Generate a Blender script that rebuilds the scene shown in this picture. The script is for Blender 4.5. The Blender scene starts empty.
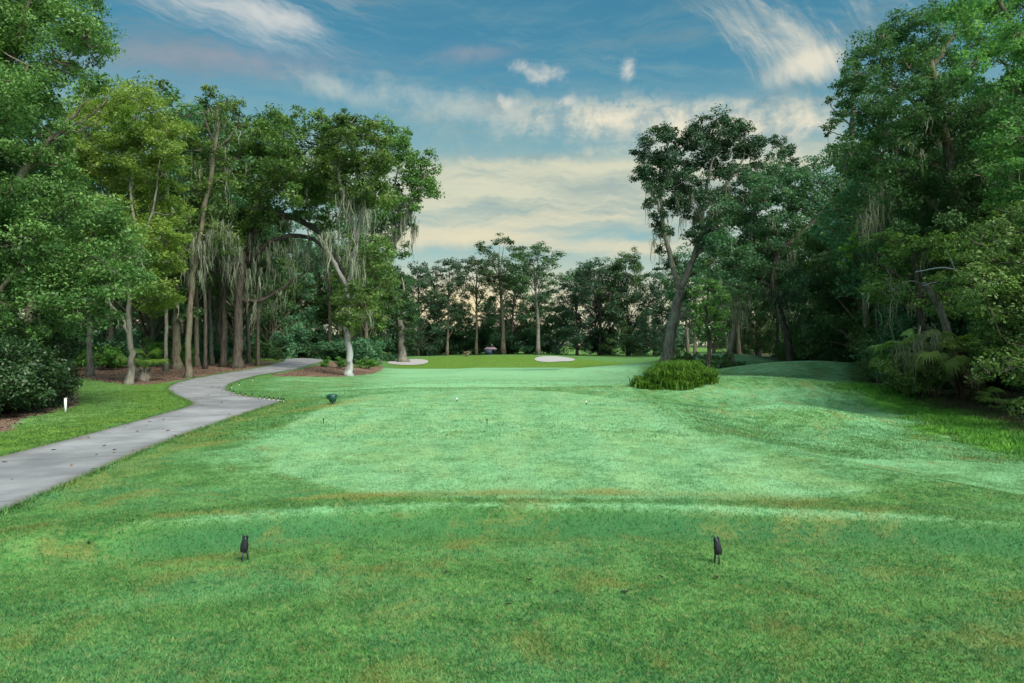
import bpy, math, random
import numpy as np
from mathutils.geometry import delaunay_2d_cdt
from mathutils import Vector

R = math.radians
FPX, CX, CY, CAMZ = 700.0, 512.0, 341.5, 1.8
scene = bpy.context.scene
COL = scene.collection

# ------------------------------------------------------------------ basics
def sstep(a, b, x):
    t = np.clip((np.asarray(x, float) - a) / (b - a), 0, 1)
    return t * t * (3 - 2 * t)

def gauss(x, y, cx, cy, sx, sy, rot=0.0):
    c, s = math.cos(rot), math.sin(rot)
    u = (x - cx) * c + (y - cy) * s
    v = -(x - cx) * s + (y - cy) * c
    return np.exp(-(u / sx) ** 2 - (v / sy) ** 2)

def vnoise(x, y, scale, seed=0):
    """smooth value noise in 0..1"""
    x = np.asarray(x, float) * scale + 37.1 * seed
    y = np.asarray(y, float) * scale + 11.7 * seed
    xi, yi = np.floor(x), np.floor(y)
    fx, fy = x - xi, y - yi
    fx, fy = fx * fx * (3 - 2 * fx), fy * fy * (3 - 2 * fy)
    def hh(i, j):
        v = np.sin(i * 127.1 + j * 311.7 + seed * 74.7) * 43758.5453
        return v - np.floor(v)
    return (hh(xi, yi) * (1 - fx) + hh(xi + 1, yi) * fx) * (1 - fy) + (hh(xi, yi + 1) * (1 - fx) + hh(xi + 1, yi + 1) * fx) * fy

# ------------------------------------------------------------------ terrain height
def crest_y(x):
    return 7.02 - np.where(x < 0, 0.066 * x * x, 0.037 * x * x)

def height(x, y):
    x = np.asarray(x, float); y = np.asarray(y, float)
    z = 0.0 * x
    # bank in front of the big tee
    s = y - crest_y(x)
    lat = np.exp(-(np.clip(-x - 4.0, 0, 99) / 1.6) ** 2) * np.exp(-(np.clip(x - 6, 0, 99) / 3.0) ** 2)
    z = z + 0.18 * sstep(-0.62, 0.04, s + 0.12 * (vnoise(x, y, 1.3, 6) - 0.5)) * lat * (1 - 0.25 * sstep(0.1, 1.2, s))
    z = z - 0.03 * np.exp(-((s - 0.75) / 0.4) ** 2) * lat
    # end of the tee and the fairway falling to the green
    w = 0.13 * y + 2.5
    centre = np.exp(-(np.clip(np.abs(x + 0.0 * y) - w, 0, 999) / (0.06 * y + 2.0)) ** 2)
    z = z - 0.22 * sstep(24.5, 29, y)
    fair = np.interp(y, [0, 27, 45, 70, 88, 97, 112, 130, 400, 2000], [0, 0, -0.42, -0.95, -1.3, -1.05, -0.5, -0.55, -0.55, -0.5])
    side = np.interp(y, [0, 30, 70, 112, 400, 2000], [0, 0.0, 0.1, 0.05, -0.35, -0.3])
    z = z + fair * centre + side * (1 - centre)
    # right hand shoulder of the tee and the swale behind it
    edge_x = np.interp(y, [0, 6.5, 7.5, 8.6, 10.5, 12, 14, 17, 20, 23, 26], [9, 6.4, 5.3, 4.75, 3.95, 3.7, 3.55, 3.75, 3.85, 3.4, 2.2])
    sd = x - edge_x
    on = sstep(26, 22, y)
    z = z - 0.36 * sstep(-0.1, 2.4, sd) * on
    z = z + 0.035 * np.exp(-((sd + 0.1) / 0.35) ** 2) * on * sstep(6, 9, y)
    # swells and mounds at the right
    z = z + 0.42 * gauss(x, y, 7.0, 17.8, 2.5, 1.7, 0.35) - 0.15 * gauss(x, y, 8.5, 21.5, 3.5, 1.5, 0.2)
    z = z + 0.55 * gauss(x, y, 9.2, 26.5, 4.6, 2.0, -0.10) - 0.34 * gauss(x, y, 10.5, 31.5, 6.0, 2.2, -0.10)
    z = z + 0.80 * gauss(x, y, 18.0, 42.0, 6.5, 3.0, -0.15) - 0.40 * gauss(x, y, 20.0, 48.5, 8.0, 3.0, -0.15)
    z = z + 1.15 * gauss(x, y, 15.0, 58, 9, 8)
    # undulation of the fairway
    z = z + 0.10 * gauss(x, y, -3, 31.5, 6, 1.6, 0.05) - 0.06 * gauss(x, y, -1, 35, 7, 2, 0)
    z = z + 0.06 * (vnoise(x, y, 0.16, 3) - 0.5) * sstep(24, 34, y) + 0.02 * (vnoise(x, y, 0.9, 5) - 0.5) * sstep(2, 6, np.hypot(x, y))
    # gentle wooded ground at the left, far rise
    z = z + 0.5 * (vnoise(x, y, 0.03, 9) - 0.5) * sstep(60, 140, np.hypot(x, y))
    return z

def hit(px, py):
    """point of the ground seen at a position of the picture"""
    d = np.concatenate([np.arange(2, 40, 0.02), np.arange(40, 500, 0.2)])
    x = (px - CX) / FPX * d
    z = CAMZ + (CY - py) / FPX * d
    g = height(x, d)
    k = np.argmax(z <= g)
    if z[k] > g[k]:
        k = len(d) - 1
    return float(x[k]), float(d[k]), float(g[k])

def at(px, py, D):
    return np.array([(px - CX) / FPX * D, D, CAMZ + (CY - py) / FPX * D])

def wpoly(pts):
    return np.array([hit(*p)[:2] for p in pts])

def sdpoly(P, x, y):
    """signed distance, negative inside"""
    x = np.asarray(x, float); y = np.asarray(y, float)
    d = np.full(x.shape, 1e18); ins = np.zeros(x.shape, bool)
    n = len(P)
    for i in range(n):
        ax, ay = P[i]; bx, by = P[(i + 1) % n]
        ex, ey = bx - ax, by - ay
        wx, wy = x - ax, y - ay
        t = np.clip((wx * ex + wy * ey) / (ex * ex + ey * ey + 1e-12), 0, 1)
        dx, dy = wx - ex * t, wy - ey * t
        d = np.minimum(d, dx * dx + dy * dy)
        c = (ay > y) != (by > y)
        with np.errstate(divide='ignore', invalid='ignore'):
            xi = ex * (y - ay) / (ey if ey != 0 else 1e-12) + ax
        ins ^= c & (x < xi)
    return np.where(ins, -1, 1) * np.sqrt(d)

def smooth_poly(P, it=2):
    P = np.array(P, float)
    for _ in range(it):
        Q = np.roll(P, -1, 0)
        P = np.stack([0.75 * P + 0.25 * Q, 0.25 * P + 0.75 * Q], 1).reshape(-1, 2)
    return P

# ------------------------------------------------------------------ mesh helpers
def mk(name, V, F, mat, parent=None, attrs=None, smooth=False, loc=None):
    """one mesh object out of vertex rows and face arrays (n x 3 or n x 4)"""
    V = np.asarray(V, np.float32).reshape(-1, 3)
    if loc is not None and parent is None:
        V = V - np.asarray(loc, np.float32)
    if not isinstance(F, (list, tuple)):
        F = [F]
    F = [np.asarray(f, np.int32) for f in F if len(f)]
    me = bpy.data.meshes.new(name)
    me.vertices.add(len(V)); me.vertices.foreach_set('co', V.ravel())
    idx = np.concatenate([f.ravel() for f in F])
    tot = np.concatenate([np.full(len(f), f.shape[1], np.int32) for f in F])
    st = np.concatenate([[0], np.cumsum(tot)[:-1]]).astype(np.int32)
    me.loops.add(len(idx)); me.loops.foreach_set('vertex_index', idx)
    me.polygons.add(len(tot)); me.polygons.foreach_set('loop_start', st)
    if smooth:
        me.polygons.foreach_set('use_smooth', np.ones(len(tot), bool))
    me.update(calc_edges=True)
    for k, a in (attrs or {}).items():
        a = np.asarray(a, np.float32)
        if a.ndim == 1:
            t = me.attributes.new(k, 'FLOAT', 'POINT'); t.data.foreach_set('value', a)
        else:
            t = me.attributes.new(k, 'FLOAT_COLOR', 'POINT'); t.data.foreach_set('color', a.ravel())
    me.materials.append(mat)
    o = bpy.data.objects.new(name, me); COL.objects.link(o)
    if parent is not None:
        o.parent = parent
    elif loc is not None:
        o.location = loc
    return o

def empty(name, loc, label, cat, group=None):
    o = bpy.data.objects.new(name, None); COL.objects.link(o)
    o.empty_display_size = 0.3
    o.location = tuple(float(v) for v in loc)
    return tag(o, label, cat, group)

def tag(o, label, cat, group=None):
    o['label'] = label; o['category'] = cat
    if group: o['group'] = group
    return o

def copy_thing(root, loc, rz=0.0, sc=1.0, label=None):
    r = root.copy(); COL.objects.link(r)
    r.location = tuple(float(v) for v in loc); r.rotation_euler = (0, 0, rz); r.scale = (sc, sc, sc) if not isinstance(sc, tuple) else sc
    if label: r['label'] = label
    for ch in list(root.children):
        c = ch.copy(); COL.objects.link(c); c.parent = r
        for g in list(ch.children):
            d = g.copy(); COL.objects.link(d); d.parent = c
    return r

class Bag:
    """collects geometry for one mesh"""
    def __init__(s): s.v = []; s.q = []; s.t = []; s.n = 0; s.a = []
    def add(s, V, Q=None, T=None, a=None):
        V = np.asarray(V, float).reshape(-1, 3)
        if Q is not None and len(Q): s.q.append(np.asarray(Q, int) + s.n)
        if T is not None and len(T): s.t.append(np.asarray(T, int) + s.n)
        s.v.append(V); s.n += len(V)
        s.a.append(np.full(len(V), 0.5) if a is None else np.broadcast_to(np.asarray(a, float), (len(V),)))
    def build(s, name, mat, parent=None, off=None, smooth=False, loc=None):
        V = np.concatenate(s.v)
        if off is not None: V = V - np.asarray(off)
        F = []
        if s.q: F.append(np.concatenate(s.q))
        if s.t: F.append(np.concatenate(s.t))
        return mk(name, V, F, mat, parent, {'tint': np.concatenate(s.a)}, smooth, loc)

def catmull(P, n):
    P = np.asarray(P, float)
    if len(P) < 3:
        t = np.linspace(0, 1, n)[:, None]; return P[0] * (1 - t) + P[-1] * t
    Q = np.vstack([2 * P[0] - P[1], P, 2 * P[-1] - P[-2]])
    t = np.linspace(0, len(P) - 1 - 1e-9, n); i = t.astype(int); f = (t - i)[:, None]
    a, b, c, d = Q[i], Q[i + 1], Q[i + 2], Q[i + 3]
    return 0.5 * (2 * b + (c - a) * f + (2 * a - 5 * b + 4 * c - d) * f * f + (3 * b - a - 3 * c + d) * f ** 3)

def tube(bag, P, r, sides=7, cap=True, rough=0.0, rng=None, a=0.5):
    P = np.asarray(P, float); n = len(P)
    r = np.broadcast_to(np.asarray(r, float), (n,))
    T = np.gradient(P, axis=0); T /= np.linalg.norm(T, axis=1)[:, None] + 1e-9
    u = np.cross(T[0], [0.3, 1, 0.1]); 
    if np.linalg.norm(u) < 1e-3: u = np.cross(T[0], [1, 0, 0])
    U = []
    for k in range(n):
        u = u - T[k] * np.dot(u, T[k]); u = u / (np.linalg.norm(u) + 1e-9); U.append(u)
    U = np.array(U); W = np.cross(T, U)
    ang = np.arange(sides) / sides * 2 * math.pi
    rr = r[:, None] * np.ones((1, sides))
    if rough and rng is not None:
        rr = rr * (1 + rough * (rng.random((n, sides)) - 0.5) + rough * 0.7 * (rng.random((1, sides)) - 0.5))
    V = P[:, None] + rr[..., None] * (np.cos(ang)[None, :, None] * U[:, None] + np.sin(ang)[None, :, None] * W[:, None])
    V = V.reshape(-1, 3)
    i = np.arange(n - 1)[:, None] * sides; j = np.arange(sides)[None]; j2 = (j + 1) % sides
    Q = np.stack([i + j, i + j2, i + sides + j2, i + sides + j], -1).reshape(-1, 4)
    tri = []
    if cap:
        V = np.vstack([V, P[-1:], P[:1]])
        e = n * sides
        for k in range(sides):
            tri.append([(n - 1) * sides + k, (n - 1) * sides + (k + 1) % sides, e])
            tri.append([(k + 1) % sides, k, e + 1])
    bag.add(V, Q, tri, a)

def lathe(bag, prof, c=(0, 0, 0), sides=20, sx=1.0, sy=1.0, a=0.5):
    P = np.array([[c[0], c[1], c[2] + z] for _, z in prof]); rad = [p[0] for p in prof]
    ang = np.arange(sides) / sides * 2 * math.pi
    V = np.stack([np.outer(rad, np.cos(ang)) * sx + c[0], np.outer(rad, np.sin(ang)) * sy + c[1], np.repeat(P[:, 2:3], sides, 1)], -1).reshape(-1, 3)
    n = len(prof)
    i = np.arange(n - 1)[:, None] * sides; j = np.arange(sides)[None]; j2 = (j + 1) % sides
    Q = np.stack([i + j, i + j2, i + sides + j2, i + sides + j], -1).reshape(-1, 4)
    e = n * sides
    V = np.vstack([V, [[c[0], c[1], c[2] + prof[-1][1]], [c[0], c[1], c[2] + prof[0][1]]]])
    tri = []
    for k in range(sides):
        tri.append([(n - 1) * sides + k, (n - 1) * sides + (k + 1) % sides, e]); tri.append([(k + 1) % sides, k, e + 1])
    bag.add(V, Q, tri, a)

def box(bag, c, s, rz=0.0, a=0.5):
    x, y, z = np.array(s) / 2
    V = np.array([[-x, -y, -z], [x, -y, -z], [x, y, -z], [-x, y, -z], [-x, -y, z], [x, -y, z], [x, y, z], [-x, y, z]])
    c0, s0 = math.cos(rz), math.sin(rz)
    V = np.stack([V[:, 0] * c0 - V[:, 1] * s0, V[:, 0] * s0 + V[:, 1] * c0, V[:, 2]], 1) + np.array(c)
    bag.add(V, [[0, 3, 2, 1], [4, 5, 6, 7], [0, 1, 5, 4], [1, 2, 6, 5], [2, 3, 7, 6], [3, 0, 4, 7]], None, a)

# ------------------------------------------------------------------ node helpers
class NT:
    def __init__(s, tree): s.t = tree; s.n = tree.nodes; s.l = tree.links
    def new(s, typ, **kw):
        n = s.n.new(typ)
        for k, v in kw.items(): setattr(n, k, v)
        return n
    def put(s, sock, v):
        if hasattr(v, 'is_output') or isinstance(v, bpy.types.NodeSocket): s.l.new(v, sock)
        else:
            if isinstance(v, (tuple, list)) and sock.type == 'RGBA' and len(v) == 3: v = (*v, 1)
            sock.default_value = v
    def m(s, op, a, b=0.0, c=None, clamp=False):
        n = s.new('ShaderNodeMath', operation=op, use_clamp=clamp)
        s.put(n.inputs[0], a); s.put(n.inputs[1], b)
        if c is not None: s.put(n.inputs[2], c)
        return n.outputs[0]
    def ss(s, v, a, b, lo=0.0, hi=1.0):
        n = s.new('ShaderNodeMapRange', interpolation_type='SMOOTHSTEP')
        for i, q in enumerate((v, a, b, lo, hi)): s.put(n.inputs[i], q)
        return n.outputs[0]
    def mix(s, f, a, b, mode='MIX', clamp=False):
        n = s.new('ShaderNodeMix', data_type='RGBA', blend_type=mode, clamp_result=clamp)
        s.put(n.inputs[0], f); s.put(n.inputs[6], a); s.put(n.inputs[7], b)
        return n.outputs[2]
    def noise(s, vec, scale, detail=3.0, rough=0.55, dist=0.0, w=None):
        n = s.new('ShaderNodeTexNoise')
        if vec is not None: s.l.new(vec, n.inputs['Vector'])
        n.inputs['Scale'].default_value = scale; n.inputs['Detail'].default_value = detail
        n.inputs['Roughness'].default_value = rough; n.inputs['Distortion'].default_value = dist
        return n.outputs[0]
    def vmul(s, vec, k):
        n = s.new('ShaderNodeVectorMath', operation='MULTIPLY'); s.l.new(vec, n.inputs[0]); n.inputs[1].default_value = k
        return n.outputs[0]
    def comb(s, x, y, z=0.0):
        n = s.new('ShaderNodeCombineXYZ')
        for i, q in enumerate((x, y, z)): s.put(n.inputs[i], q)
        return n.outputs[0]
    def attr(s, name):
        return s.new('ShaderNodeAttribute', attribute_name=name)

def material(name):
    m = bpy.data.materials.new(name); m.use_nodes = True
    m.node_tree.nodes.clear()
    t = NT(m.node_tree)
    out = t.new('ShaderNodeOutputMaterial')
    return m, t, out

def principled(t, col, rough=0.7, spec=0.3, bump=None, bstr=0.3, bdist=0.02, metal=0.0):
    p = t.new('ShaderNodeBsdfPrincipled')
    t.put(p.inputs['Base Color'], col); t.put(p.inputs['Roughness'], rough)
    p.inputs['Specular IOR Level'].default_value = spec; p.inputs['Metallic'].default_value = metal
    if bump is not None:
        b = t.new('ShaderNodeBump'); b.inputs['Strength'].default_value = bstr; b.inputs['Distance'].default_value = bdist
        t.l.new(bump, b.inputs['Height']); t.l.new(b.outputs[0], p.inputs['Normal'])
    return p.outputs[0]

def simple_mat(name, col, rough=0.6, spec=0.3, var=0.25, scale=20.0, metal=0.0):
    m, t, out = material(name)
    tc = t.new('ShaderNodeTexCoord')
    nz = t.noise(tc.outputs['Object'], scale, 4)
    dark = tuple(c * (1 - var) for c in col); lite = tuple(min(1, c * (1 + var)) for c in col)
    c = t.mix(t.ss(nz, 0.3, 0.7), dark, lite)
    t.l.new(principled(t, c, rough, spec, nz, 0.15, 0.01, metal), out.inputs[0])
    return m

def leaf_mat(name, dark, lite, trans=0.28, spec=0.25, rough=0.5, hue=0.03):
    m, t, out = material(name)
    a = t.attr('tint').outputs['Fac']
    oi = t.new('ShaderNodeObjectInfo')
    c = t.mix(a, dark, lite)
    hs = t.new('ShaderNodeHueSaturation')
    t.put(hs.inputs['Hue'], t.m('ADD', 0.5 - hue / 2, t.m('MULTIPLY', oi.outputs['Random'], hue)))
    t.put(hs.inputs['Value'], t.m('ADD', 0.8, t.m('MULTIPLY', oi.outputs['Random'], 0.4)))
    t.l.new(c, hs.inputs['Color']); c = hs.outputs[0]
    p = principled(t, c, rough, spec)
    tr = t.new('ShaderNodeBsdfTranslucent')
    c2 = t.mix(1.0, c, (1.15, 1.2, 0.7), 'MULTIPLY'); t.l.new(c2, tr.inputs[0])
    ms = t.new('ShaderNodeMixShader'); ms.inputs[0].default_value = trans
    t.l.new(p, ms.inputs[1]); t.l.new(tr.outputs[0], ms.inputs[2]); t.l.new(ms.outputs[0], out.inputs[0])
    return m

def bark_mat(name, dark, lite, patch=None, pamt=0.5, foot=None):
    m, t, out = material(name)
    tc = t.new('ShaderNodeTexCoord')
    v = t.vmul(tc.outputs['Object'], (1, 1, 0.22))
    n1 = t.noise(v, 9, 6, 0.65, 0.6)
    n2 = t.noise(tc.outputs['Object'], 1.6, 3)
    c = t.mix(t.ss(n1, 0.32, 0.68), dark, lite)
    if patch:
        w = t.m('MULTIPLY', t.ss(n2, 0.42, 0.6), pamt)
        if foot:
            sz = t.new('ShaderNodeSeparateXYZ'); t.l.new(tc.outputs['Object'], sz.inputs[0])
            w = t.m('MULTIPLY', t.ss(n2, 0.30, 0.5), t.ss(t.m('ADD', sz.outputs[2], t.m('MULTIPLY', n1, 1.2)), foot + 1.6, foot, 0.15, pamt))
        c = t.mix(w, c, patch)
    t.l.new(principled(t, c, 0.9, 0.15, n1, 0.7, 0.05), out.inputs[0])
    return m

LEAF = {
 'oak':    leaf_mat('oak_leaf', (0.044, 0.105, 0.026), (0.155, 0.255, 0.060), 0.40),
 'gloss':  leaf_mat('glossy_leaf', (0.046, 0.112, 0.028), (0.165, 0.280, 0.078), 0.36, 0.25, 0.48),
 'yellow': leaf_mat('spring_leaf', (0.105, 0.225, 0.036), (0.290, 0.440, 0.100), 0.48),
 'teal':   leaf_mat('cool_leaf', (0.034, 0.118, 0.056), (0.120, 0.240, 0.112), 0.40),
 'far':    leaf_mat('far_leaf', (0.022, 0.064, 0.036), (0.068, 0.132, 0.062), 0.30),
 'bright': leaf_mat('bright_leaf', (0.060, 0.200, 0.058), (0.180, 0.380, 0.100), 0.45),
 'deep':   leaf_mat('deep_leaf', (0.030, 0.084, 0.028), (0.092, 0.172, 0.056), 0.36),
 'dark':   leaf_mat('dark_leaf', (0.017, 0.052, 0.018), (0.056, 0.112, 0.036), 0.26, 0.35, 0.42),
 'pine':   leaf_mat('pine_needle', (0.028, 0.080, 0.030), (0.085, 0.155, 0.052), 0.22),
 'fern':   leaf_mat('fern_leaf', (0.030, 0.115, 0.012), (0.125, 0.290, 0.030), 0.36),
 'shrub':  leaf_mat('shrub_leaf', (0.048, 0.155, 0.024), (0.145, 0.300, 0.048), 0.36),
 'palm':   leaf_mat('palm_leaf', (0.085, 0.195, 0.035), (0.250, 0.390, 0.075), 0.35, 0.4, 0.4),
 'dry':    leaf_mat('dry_palm_leaf', (0.10, 0.065, 0.030), (0.22, 0.160, 0.085), 0.2),
 'moss':   leaf_mat('hanging_moss_fibre', (0.115, 0.130, 0.090), (0.300, 0.315, 0.235), 0.3, 0.05, 0.9),
}
BARK = {
 'brown': bark_mat('brown_bark', (0.050, 0.040, 0.030), (0.170, 0.135, 0.100), (0.13, 0.15, 0.09), 0.5),
 'grey':  bark_mat('grey_bark', (0.060, 0.054, 0.044), (0.190, 0.172, 0.140), (0.20, 0.215, 0.165), 0.5),
 'white': bark_mat('lichen_bark', (0.060, 0.055, 0.045), (0.200, 0.190, 0.160), (0.40, 0.43, 0.41), 0.85, 2.0),
 'dark':  bark_mat('dark_bark', (0.030, 0.026, 0.022), (0.095, 0.082, 0.066)),
}

# ------------------------------------------------------------------ trees
def rnd_unit(rng, n):
    v = rng.normal(size=(n, 3)); return v / (np.linalg.norm(v, axis=1)[:, None] + 1e-9)

def leaves(bag, C, N, L, rng, tint, aspect=0.5):
    n = len(C)
    N = N / (np.linalg.norm(N, axis=1)[:, None] + 1e-9)
    A = rnd_unit(rng, n); T = np.cross(N, A); T /= np.linalg.norm(T, axis=1)[:, None] + 1e-9
    B = np.cross(N, T)
    l = (L * (0.45 + 0.95 * rng.random(n)))[:, None]; w = l * aspect * (0.7 + 0.6 * rng.random((n, 1)))
    bend = N * l * 0.12
    V = np.stack([C - T * l / 2 - bend, C + B * w / 2, C + T * l / 2 - bend, C - B * w / 2], 1).reshape(-1, 3)
    Q = np.arange(4 * n).reshape(-1, 4)
    bag.add(V, Q, None, np.repeat(np.clip(tint, 0, 1), 4))

def clump(bag, twigs, c, Rr, L, rng, lai=2.0, flat=0.75, open_=0.0, tone=0.0, nsub=None, twig=True):
    """an airy bunch of sprays round c"""
    k = nsub or int(6 + 5 * rng.random())
    D = rnd_unit(rng, k); D[:, 2] = D[:, 2] * flat + 0.08
    rad = Rr * (0.35 + 0.65 * rng.random(k) ** 0.6)
    S = c + D * rad[:, None]
    n = max(12, int(lai * 11 * (Rr / L) ** 2))
    ks = rng.integers(0, k, n)
    sig = Rr * (0.20 + 0.16 * rng.random(k))
    g = rng.normal(size=(n, 3)); g /= (1 + 0.25 * np.linalg.norm(g, axis=1)[:, None])
    P = S[ks] + g * sig[ks][:, None] * np.array([1.15, 1.15, 0.72])
    out = P - c; out /= np.linalg.norm(out, axis=1)[:, None] + 1e-9
    N = rnd_unit(rng, n) * 0.9 + np.array([0, 0, 0.75]) + out * 0.45
    st = rng.normal(0, 0.18, k)
    tint = 0.40 + tone + st[ks] + rng.normal(0, 0.26, n)
    leaves(bag, P, N, L, rng, tint)
    if twigs is not None and twig:
        for s in S[:: 2]:
            m = (c + s) / 2 + rng.normal(size=3) * Rr * 0.08
            tube(twigs, np.array([c, m, s]), np.array([0.035, 0.024, 0.008]) * (0.4 + 0.5 * Rr), 4, False)
    return S

def moss_strand(bag, p, ln, rng, w=0.05, n=5):
    th0 = rng.random() * math.pi
    wide = (0.10 + 0.16 * rng.random()) * (0.5 + 0.35 * ln)
    for _ in range(n + 4):
        o = rng.normal() * wide
        q = p + np.array([math.cos(th0) * o, math.sin(th0) * o, 0.05 * rng.normal()])
        L_ = ln * (0.15 + 0.85 * rng.random() ** 0.8) * math.exp(-(o / (1.6 * wide)) ** 2)
        k = 7
        u = np.linspace(0, 1, k)
        sway = np.cumsum(rng.normal(size=(k, 2)), 0) * 0.030 * (0.4 + L_)
        sway -= sway[0]
        pull = (p - q)[:2][None] * (u[:, None] ** 0.8) * 0.6
        th = rng.random() * math.pi
        wd = w * 0.62 * (0.5 + 0.9 * rng.random()) * np.array([0.6, 1.0, 0.9, 0.8, 0.6, 0.4, 0.05]) * (0.5 + rng.random(k))
        dx, dy = math.cos(th) * wd, math.sin(th) * wd
        cx, cy, cz = q[0] + sway[:, 0] + pull[:, 0], q[1] + sway[:, 1] + pull[:, 1], q[2] - L_ * u
        V = np.stack([np.stack([cx - dx, cy - dy, cz], 1), np.stack([cx + dx, cy + dy, cz], 1)], 1).reshape(-1, 3)
        i = np.arange(k - 1) * 2
        bag.add(V, np.stack([i, i + 1, i + 3, i + 2], 1), None, np.clip(rng.normal(0.45, 0.28), 0, 1))

def ell(rng, cx, cy, rx, ry, n, r, jitter=0.25):
    """n spread-out bunches inside an ellipse of the picture"""
    pts = []; tries = 0
    mind = 1.5 * math.sqrt(rx * ry / max(n, 1))
    while len(pts) < n and tries < 4000:
        tries += 1
        a = rng.random() * 2 * math.pi; q = math.sqrt(rng.random())
        x, y = cx + rx * q * math.cos(a), cy + ry * q * math.sin(a)
        md = mind * (1 - tries / 5000)
        if all((x - p[0]) ** 2 + (y - p[1]) ** 2 > md * md for p in pts):
            pts.append((x, y, r * (1 + jitter * (rng.random() * 2 - 1))))
    return pts

def hero_tree(name, label, cat, D, base, limbs, clumps, leaf='oak', bark='brown', L=None, lai=2.0, depth=1.0, back=0.6,
              moss=0, moss_len=(0.5, 1.6), seed=1, flat=0.75, group=None, moss_at=(), base_z=None, moss_w=0.035, snap=False):
    """limbs: list of (picture points (x, y[, depth offset m]), r0, r1); clumps: (x, y, r[, depth offset]) in the picture at distance D"""
    rng = np.random.default_rng(seed)
    L = L or 0.0046 * D
    if snap:
        D1 = hit(base, limbs[0][0][0][1])[1]
        q = D1 / D; D = D1; L *= q; depth *= min(q, 1.6); moss_w *= q; moss_len = (moss_len[0] * q, moss_len[1] * q)
        limbs = [(p, a * q, b * q) for p, a, b in limbs]
    bx = (base - CX) / FPX * D
    bz = float(height(bx, D)) if base_z is None else base_z
    root = empty(name, (bx, D, bz), label, cat, group)
    off = np.array([bx, D, bz])
    wood = Bag(); nodes = []; rads = []
    for li, (pts, r0, r1) in enumerate(limbs):
        P = np.array([at(p[0], p[1], D + (p[2] if len(p) > 2 else 0.0)) for p in pts])
        if li == 0:
            P[0] = [bx, D, bz - 0.15]
        n = max(6, int(3 + len(P) * 4))
        C = catmull(P, n)
        C[1:-1] += rng.normal(size=(n - 2, 3)) * 0.03
        t = np.linspace(0, 1, n)
        rr = r0 + (r1 - r0) * t
        if li == 0:
            rr = rr * (1 + 0.5 * np.exp(-(C[:, 2] - bz) / 0.28))
        tube(wood, C, rr, 9 if li == 0 else 7, True, 0.22, rng)
        nodes += list(C[(2 if li == 0 else 0):]); rads += list(rr[(2 if li == 0 else 0):])
    cl = []
    for c in clumps:
        Rr = c[2] * D / FPX
        d0 = (c[3] if len(c) > 3 else 0.0) + rng.uniform(-0.9, 0.9) * depth
        cl.append((at(c[0], c[1], D + d0), Rr))
        if rng.random() < back:
            d1 = d0 + rng.uniform(1.2, 3.0) * depth * (1 if rng.random() < 0.75 else -1)
            p = at(c[0] + rng.normal() * c[2] * 0.25, c[1] + abs(rng.normal()) * c[2] * 0.3, D + d1)
            cl.append((p, Rr * 0.9))
    fol = Bag(); tips = []
    zmin = bz + 0.5
    A = np.array(nodes)
    order = np.argsort([np.min(np.linalg.norm(A - c[0], axis=1)) for c in cl])
    for oi in order:
        c, Rr = cl[oi]
        c[2] = max(c[2], bz + Rr * 0.5)
        A = np.array(nodes); dv = c - A
        dist = np.linalg.norm(dv, axis=1)
        cost = dist + 1.1 * np.clip(A[:, 2] - c[2], 0, 99) + 0.35 * np.clip(0.6 - np.array(rads) * 6, 0, 1)
        k = int(np.argmin(cost)); a = A[k]
        ln = dist[k]
        r0 = min(rads[k] * 0.8, 0.018 + 0.020 * ln); r1 = max(0.010, r0 * 0.35)
        mid = a + (c - a) * 0.5 + np.array([0, 0, -0.06 * ln]) + rng.normal(size=3) * 0.07 * ln
        q1 = a + (c - a) * 0.22 + rng.normal(size=3) * 0.04 * ln
        C = catmull(np.array([a, q1, mid, c]), 8)
        rr = np.linspace(r0, r1, 8)
        tube(wood, C, rr, 5, False)
        nodes += list(C[3:]); rads += list(rr[3:])
        S = clump(fol, wood, c, Rr, L, rng, lai, flat, tone=rng.normal(0, 0.10))
        tips += list(S)
    wood.build('trunk', BARK[bark], root, off, True)
    fol.build('crown', LEAF[leaf], root, off)
    if moss or moss_at:
        mb = Bag(); tips = np.array(tips)
        if moss:
            low = tips[np.argsort(tips[:, 2] + rng.normal(size=len(tips)) * 2.0)][: int(len(tips) * 0.7)]
            for k in range(moss):
                p = low[rng.integers(len(low))]
                moss_strand(mb, p + np.array([0, -0.1, -0.1]), rng.uniform(*moss_len), rng, moss_w)
        for (x, y, ln, cnt, spread) in moss_at:
            for _ in range(cnt):
                p = at(x + rng.normal() * spread * 1.3, y + rng.normal() * spread * 1.3 - 4, D - 0.3 + rng.normal() * 0.6)
                moss_strand(mb, p, ln * D / FPX * (0.3 + 0.8 * rng.random() ** 1.6), rng, moss_w, 4)
        mb.build('hanging_moss', LEAF['moss'], root, off)['kind'] = 'stuff'
    return root

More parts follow.
